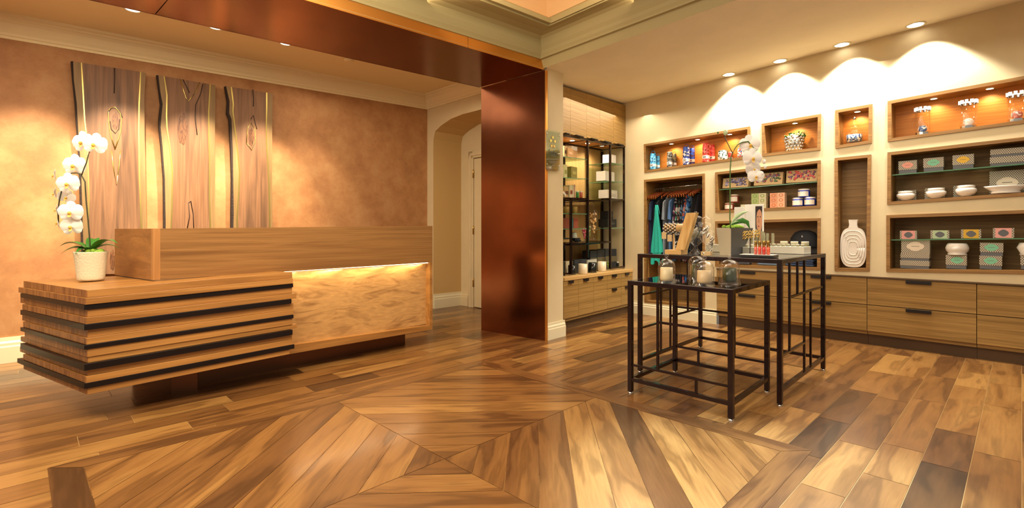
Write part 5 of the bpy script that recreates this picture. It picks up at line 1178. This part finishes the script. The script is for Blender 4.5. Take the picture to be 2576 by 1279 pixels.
# glass jars
M_stone=speckle('grey_stones',['#6b6a5c','#8c8a7a','#4f4e44','#b0ad9c'],18,.3)
def footed(label,u,Y,wpx,hpx,lid,fill,dz=0.,tilt=0.):
    o=on(u,Y,dz);r=px(wpx,Y)/2;h=px(hpx,Y);t=thing('footed_glass_jar',label,'jar',o,0,None)
    hb=h*(.8 if lid else 1)
    MB().lathe([(0,0),(r*.62,0),(r*.6,h*.03),(r*.3,h*.1),(r*.14,h*.17),(r*.3,h*.23),(r*.72,h*.32),(r,h*.5),(r*.98,h*.6),(r*.75,hb*.9),(r*.6,hb*.94),(r*.62,hb)],30).obj('glass_body',M_glass,t)
    if fill:
        mb=MB();rg=random.Random(u)
        for i in range(9):
            a=rg.uniform(0,2*PI);k=rg.random();q_=r*.42*rg.random();R3=Matrix.Rotation(rg.uniform(.3,.9),3,'Y');mb.ball((q_*math.cos(a),q_*math.sin(a),h*(.36+.3*k)),r*.36,(.45,.45,1.1),8,rot=R3)
        mb.obj('contents',fill,t)
    if lid:
        MB().lathe([(r*.66,hb),(r*.68,hb+h*.02),(r*.5,hb+h*.07),(r*.2,hb+h*.1),(r*.08,hb+h*.12)],24).obj('glass_lid',M_glass,t);MB().ball((0,0,h*.95),h*.045,(1,1,1.1),12).obj('knob',M_glass,t)
    return t
footed('large lidded footed glass jar holding grey rolled stones',1750,3.70,56,109,True,M_stone)
footed('lidded glass jar just behind the large stone-filled jar',1777,4.0,40,100,True,M_silver)
footed('small footed glass goblet between the jars and the orchid pot',1790,3.8,32,62,False,M_silver)
t=thing('silver_scoop','shiny silver scoop leaning against the footed goblet','scoop',on(1779,3.55),0)
MB().tube([(0,0,.012),(.03,.01,.03),(.05,.02,.09)],.005,8).obj('handle',M_chrome,t);MB().ball((-.01,0,.016),.022,(1.2,.8,.6),12).obj('scoop_bowl',M_chrome,t)
eb_=MB().box(0,.075,0,.03,0,.028);t=eb_.obj('glass_block',M_kraft,loc=on(1763,3.56),rz=rzt-.1,bev=.002);tag(t,'small pale soap bar lying before the glass jars','soap bar')
# white cards and poster stand
o=on(1847,4.2);t=thing('brochure','upright blank white brochure behind the orchid pot','brochure',o,rzt+.35)
MB().box(0,px(24,4.02),0,.02,0,.375).obj('cover',M_paper,t,bev=.002)
o=on(1874,4.24);t=thing('poster_stand','tall white cosmetic stand with a printed portrait of a woman','poster stand',o,rzt+.5)
pw_=px(46,3.98);ph_=.40
MB().box(0,pw_,0,.018,0,ph_).obj('board',M_paper,t,bev=.002)
MB().box(-.03,0,.002,.05,0,ph_).obj('side_panel',mat('stand_side','#cfc6a8',.6),t)
x0_,x1_=pw_*.55,pw_*.9
MB().box(x0_,x1_,-.0015,0,ph_*.22,ph_*.96).obj('portrait_panel',mat('portrait_bg','#5a5450',.5),t)
def flat(pts,m,n,y=-.0025): MB().prism([(a,y,b) for a,b in pts],(0,.0006,0)).obj(n,m,t)
xc=(x0_+x1_)/2+.004;zc_=ph_*.66;ww=(x1_-x0_)*.44
flat([(max(x0_,min(x1_,xc+ww*math.cos(2*PI*i/20))),zc_+ph_*.24*math.sin(2*PI*i/20)) for i in range(20)],mat('portrait_skin','#c98f6c',.5),'portrait_face')
flat([(xc-ww*.45,zc_-ph_*.2),(xc+ww*.5,zc_-ph_*.2),(xc+ww*.7,ph_*.24),(xc-ww*.7,ph_*.24)],mat('portrait_skin2','#bd8260',.5),'portrait_neck',-.002)
for sx in(-.5,.35): flat([(xc+ww*sx+ww*.2*math.cos(2*PI*i/10),zc_+.03+.005*math.sin(2*PI*i/10)) for i in range(10)],M_knot,'portrait_eye',-.0032)
flat([(xc-.006+ww*.28*math.cos(2*PI*i/10),zc_-.05+.006*math.sin(2*PI*i/10)) for i in range(10)],mat('portrait_lips','#9a4038',.5),'portrait_lips',-.0032)
flat([(xc-.008,zc_+.02),(xc-.002,zc_+.02),(xc+.002,zc_-.02),(xc-.012,zc_-.02)],mat('portrait_shade','#b07a58',.5),'portrait_nose',-.0031)
flat([(x0_,ph_*.96),(x1_,ph_*.96),(x1_,ph_*.84),(xc,ph_*.9),(x0_+.006,ph_*.82),(x0_+.004,ph_*.5),(x0_,ph_*.5)],mat('portrait_hair','#2c1c14',.6),'portrait_hair',-.0034)
# gold ornament
o=on(1868,3.56);t=thing('gold_ornament','openwork gold zigzag ornament on a thin rod beside the charcoal pot','ornament',o,rzt+.1)
MB().tube([(.05,0,0),(.05,0,.12)],.003,6).lathe([(0,0),(.02,0),(.02,.004),(0,.005)],14,(.05,0,0)).obj('stand',M_iron,t)
for z in(.115,.135,.155):
    MB().tube([(.01*i,.004*(i%2),z+(.016 if i%2 else 0)+.0015*i) for i in range(12)],.0045,6).obj('zigzag_bar',M_goldmetal,t)
for i in range(5): MB().tube([(.008+.024*i,0,.11),(.02+.024*i,-.004,.175)],.0035,6).obj('cross_bar',M_goldmetal,t)
# lip gloss tray
o=on(1858,3.35);t=thing('lip_gloss_tray','black tray with white insert holding lip gloss tubes','tray',o,rzt+.12)
TW=.215
MB().box(0,TW,0,.13,0,.016).obj('tray',M_tray,t,bev=.002);MB().box(.006,TW-.006,.006,.124,.016,.019).obj('insert',M_paper,t)
cols=['#e8705c','#f05040','#e04038','#f06a48','#e86850','#b82838','#f08068']
Tm=MW[t.name]
for i in range(7):
    row=0 if i<4 else 1;k=i if i<4 else i-4
    q_=Tm@V((.098+.026*k+.012*row,.035+.045*row,.0195));g_=thing('lip_gloss','%s lip gloss tube with gold cap, number %s along the %s row'%(['coral','red','crimson','orange red','salmon','berry','light coral'][i],['one','two','three','four','one','two','three'][i],['front','back'][row]),'lip gloss',q_,rzt,'lip gloss tubes in the black tray')
    MB().lathe([(0,0),(.0095,0),(.0095,.048),(.007,.05),(0,.05)],14).obj('tube',mat('gloss%d'%i,cols[i],.15,coat=.5),g_)
    MB().lathe([(0,.05),(.0085,.05),(.0085,.088),(.0075,.09),(0,.09)],14).obj('cap',M_goldmetal,g_)
# risers
RA=on(2022.8,3.72);RD=(tL-tN).normalized();RN=(tR-tN).normalized()
rzr=math.atan2(-RD.y,-RD.x)
Lr=.46;Dr=.155;Hr=.056
ro=RA+RD*Lr
t=MB().box(0,Lr,0,Dr,0,Hr).obj('display_riser',mat('riser_white','#d9d2bd',.45),loc=ro,rz=rzr,bev=.002);tag(t,'long low white display riser with little jars at the table corner','riser')
RM=Matrix.Translation(ro)@Matrix.Rotation(rzr,4,'Z')
M_jarg=mat('sage_label','#9c9878',.5);M_jart=mat('jar_top','#e0d4bc',.3)
def tiny(label,x,y,r,h,grp,name='cosmetic_jar',m=None,z=Hr):
    g_=thing(name,label,'jar',RM@V((x,y,z+.001)),0,grp);MB().lathe([(0,0),(r,0),(r,h*.7),(0,h*.7)],18).obj('jar_body',m or M_jarg,g_);MB().lathe([(0,h*.7),(r*1.03,h*.7),(r*1.03,h*.97),(r*.95,h),(0,h)],18).obj('lid',M_jart,g_)
on_=['nearest the table corner','second from the corner','third from the corner','fourth from the corner','fifth from the corner','sixth from the corner','seventh from the corner','eighth from the corner']
for i in range(8): tiny('tiny sage cosmetic jar in the front row, '+on_[i],Lr-.02-.034*i,.03,.0135,.018,'tiny jars in the front row of the riser')
for i in range(3): tiny('taller sage cosmetic jar in the back row, '+on_[i],Lr-.03-.075*i,.12,.026,.036,'taller jars in the back row of the riser')
for i,(x,h) in enumerate(((.16,.085),(.145,.105),(.125,.115),(.185,.1),(.105,.12),(.085,.12),(.065,.09),(.045,.105),(.205,.082),(.225,.1))):
    g_=thing('cream_tube','pointed sage green cream tube on the riser, %s'%['a short one at mid left','tall and slim','tall near the middle','tall at the right side','tallest pair, right one','tallest pair, left one','short at the left','slim at the far left','shortest at the right','slim at the far right'][i],'tube',RM@V((x,.07+.03*(i%3-1),Hr+.001)),rzr+.3*(i%3),'cream tubes on the riser')
    MB().lathe([(0,0),(.009,0),(.009,.012),(0,.012)],12).obj('cap',M_jart,g_);MB().hexa([V((.009*math.cos(a),.009*math.sin(a),.012)) for a in[2*PI*j/10 for j in range(10)]],[V((.011*math.cos(a),.0018*math.sin(a),h)) for a in[2*PI*j/10 for j in range(10)]]).obj('tube_body',M_jarg,g_)
ro2=on(1868,3.86);t=MB().box(0,.11,0,.12,0,.05).obj('display_riser',mat('riser_w2','#cfc8b0',.45),loc=ro2,rz=rzt,bev=.002);tag(t,'small white display riser between the charcoal pot and gloss tray','riser')
RM=Matrix.Translation(ro2)@Matrix.Rotation(rzt,4,'Z')
for i in range(3): tiny('tiny sage jar on the small riser behind the gold ornament, %s'%['left','middle','right'][i],.02+.033*i,.03,.012,.018,'tiny jars on the small riser',z=.05)
ro3=on(1775,4.2);t=MB().box(0,.22,0,.12,0,.06).obj('display_riser',mat('riser_w3','#b5b098',.5),loc=ro3,rz=rzt,bev=.002);tag(t,'grey white display riser behind the glass jars and orchid pot','riser')
# ================================================================ CORNICE OF THE MAIN ROOM TRAY
prof_px=[(1367,172,0.),(1358,152.5,.0),(1359,148,.03),(1360,144,.035),(1361,136,.05),(1362.5,128,.06),(1362,118,.075),(1359.5,100,.09),(1362,90,.12),(1368,78,.19),(1376,70,.25),(1381,65.7,.28),(1381,61,.28),(1386,58,.31),(1386,48,.31),(1384,45,.30),(1380,44,.24)]
dLn=V((-.76,-.65,0)).normalized();dRn=V((.65,-.758,0)).normalized()
Ms=[]
for u,v,p in prof_px: Ms.append(P(u,v,4.93-1.414*p))
b0=P(1368,160,4.96);
m=len(Ms)
mb=MB();LA=Ms;LB=[q+dLn*5.5 for q in Ms];mb.add(LA+LB,[(i,i+1,m+i+1,m+i) for i in range(m-1)]);struct('trim_4',mb,M_corn)
mb=MB();LB=[q+dRn*6 for q in Ms];mb.add(Ms+LB,[(i+1,i,m+i,m+i+1) for i in range(m-1)]);struct('trim_5',mb,M_corn)
# cove and raised ceiling
k0=Ms[-1];o1=V((0,.28,0));zt=3.62
cA=k0+o1;cA.z=k0.z
mb=MB();up=V((0,0,zt-k0.z))
wl=[k0,k0+dLn*5.5,cA+dLn*5.5,cA];mb.add(wl,[(0,1,2,3)])
wl=[k0,k0+dRn*6,cA+dRn*6,cA];mb.add(wl,[(0,1,2,3)])
mb.add([cA,cA+dLn*5.5,cA+dLn*5.5+up,cA+up],[(0,1,2,3)]);mb.add([cA,cA+dRn*6,cA+dRn*6+up,cA+up],[(0,1,2,3)])
# vaulted curve up to the raised ceiling
seg=8;inn=V((0,-1.1,0))
for d,L in((dLn,5.5),(dRn,6)):
    for i in range(seg):
        a0=PI/2*i/seg;a1=PI/2*(i+1)/seg
        f=lambda a:cA+up*.35+V((0,-1.,0))*(1-math.cos(a))+V((0,0,.55))*math.sin(a)
        mb.add([f(a0),f(a0)+d*L,f(a1)+d*L,f(a1)],[(0,1,2,3)])
M_cove=mat('peach_cove_paint','#f0cf9c',.8)
struct('ceiling_tray',mb,M_cove)
p=cA+up*.35+V((0,-1,0))+V((0,0,.55))
struct('ceiling_vault',MB().add([p,p+dLn*5.5,V((0,-3.5,p.z)),p+dRn*6],[(0,1,2,3)]),M_cove)
# ================================================================ DOWNLIGHTS
def down(name,label,c,r,group,nrm=None,lens=M_lens):
    t=thing(name,label,'downlight',c,0,group)
    MB().lathe([(r*.78,.004),(r*.8,-.004),(r,-.005),(r*1.02,.0)],28,(0,0,0)).obj('trim_ring',M_trimwhite,t)
    MB().lathe([(0,-.001),(r*.79,-.001)],24,(0,0,0)).obj('lens',lens,t)
    return t
lob=[(334,27,'nearest the left edge of the photo'),(543,72,'middle one above the desk'),(719,112,'third from the left')]
for u,v,s in lob:
    p=LC.at(u,v);down('ceiling_downlight','round lobby downlight cut by the copper beam, '+s,p+V((0,0,.012)),.062,'lobby downlights')
p=LC.at(878,154);t=MB().lathe([(0,-.02),(.035,-.02),(.05,-.012),(.055,.0)],20).obj('smoke_detector',M_lobceil,loc=p+V((0,0,.015)));tag(t,'small round ceiling detector on the lobby ceiling near the copper beam','detector')
ret=[(1833,187,'closest to the ceiling corner'),(1962,153,'second from the ceiling corner'),(2118,112,'third from the ceiling corner'),(2303,62,'nearest the viewer, far right')]
RP=[]
for u,v,s in ret:
    p=CEIL.at(u,v);RP.append(p);down('ceiling_downlight','round recessed wall-wash downlight in the shop ceiling, '+s,p+V((0,0,-.002)),.075,'shop ceiling downlights')
# ================================================================ LIGHTS
for i,p in enumerate(RP):
    q_=p+RW.d*.08-RW.n*.06+V((0,0,-.03))
    lamp('SPOT',q_,q_+V((0,0,-1))+RW.n*.03,140,(1,.94,.83),1.78,.3,.03,name='wall_wash')
p=RW.pt(RW.t(1672),0,WF)-RW.n*.42;p.z=CEIL.z(p.x,p.y)-.05
lamp('SPOT',p,RW.pt(RW.t(1672)+.0,1.7,WF),55,(1,.92,.78),.75,.8,.03,name='wall_wash')
for tt,e in((-.45,240),(.17,330),(.77,500),(1.36,520),(1.96,420),(2.5,110)):
    p=LW.pt(tt,0,-.88);p.z=lobz(p.x,p.y)-.05
    lamp('SPOT',p,LW.pt(tt+.05,1.2,0),e,(1,.85,.63),.92,.8,.04,name='feature_wall_spot')
# rooms
lamp('AREA',(-1.2,5.2,2.75),(-1.2,5.2,0),24,(1,.84,.6),sx=2.2,sy=1.2,name='lobby_fill')  # broad fill added below the lobby ceiling, no fixture
lamp('AREA',V((-1.3,2.2,2.6)),V((-1.6,3.4,.4)),120,(1,.84,.62),sx=2.,sy=1.2,name='desk_fill')  # unseen fill added to brighten the desk front
lamp('AREA',V((-3.6,2.3,2.5)),V((-2.6,3.,.5)),60,(1,.82,.58),sx=.9,sy=.9,name='desk_end_fill')  # added from the left to lift the slat ends, no real fitting
lamp('AREA',V((2.6,3.6,2.7)),V((2.6,3.6,0)),48,(1,.88,.7),sx=1.8,sy=2.6,name='shop_fill')  # added soft fill over the shop, not one of the downlights
lamp('AREA',V((.1,1.2,3.45)),V((.1,1.6,0)),85,(1,.9,.76),sx=3.,sy=2.2,name='tray_fill')  # unseen fill added because the vault blocks the ambient light
lamp('AREA',V((.35,3.9,3.05)),V((.35,4.6,3.6)),7,(1,.76,.5),sx=2.5,sy=.3,name='cove_light')
lamp('AREA',V((1.2,5.9,2.6)),V((1.2,5.9,0)),26,(1,.88,.7),sx=1.2,sy=1.2,name='recess_fill')  # extra fill added in front of the shelving, no fixture
lamp('SPOT',V((1.0,1.9,2.9)),V((1.05,2.0,0)),1300,(.55,.76,1.),.7,.6,.12,name='cool_patch_spot')  # unseen spot added to make the cool patch on the floor
lamp('SPOT',V((2.9,4.5,2.7)),V((1.2,2.8,0)),170,(1,.93,.82),1.1,.5,.03,name='table_spot')
# ================================================================ WORLD
w=bpy.data.worlds.new('world');bpy.context.scene.world=w;w.use_nodes=True;bg=w.node_tree.nodes['Background'];bg.inputs[0].default_value=(1,.88,.7,1);bg.inputs[1].default_value=.48
# ================================================================ CAMERA
cd=bpy.data.cameras.new('camera');co=bpy.data.objects.new('camera',cd);C.objects.link(co);co.location=CAM;co.rotation_euler=(PI/2,0,0)
cd.sensor_fit='HORIZONTAL';cd.sensor_width=36;cd.lens=FP/2576*36;cd.shift_y=(HY-639.5)/2576;cd.clip_start=.02
sc=bpy.context.scene;sc.camera=co
sc.view_settings.view_transform='Standard';sc.view_settings.look='None';sc.view_settings.exposure=-.28;sc.view_settings.gamma=1.
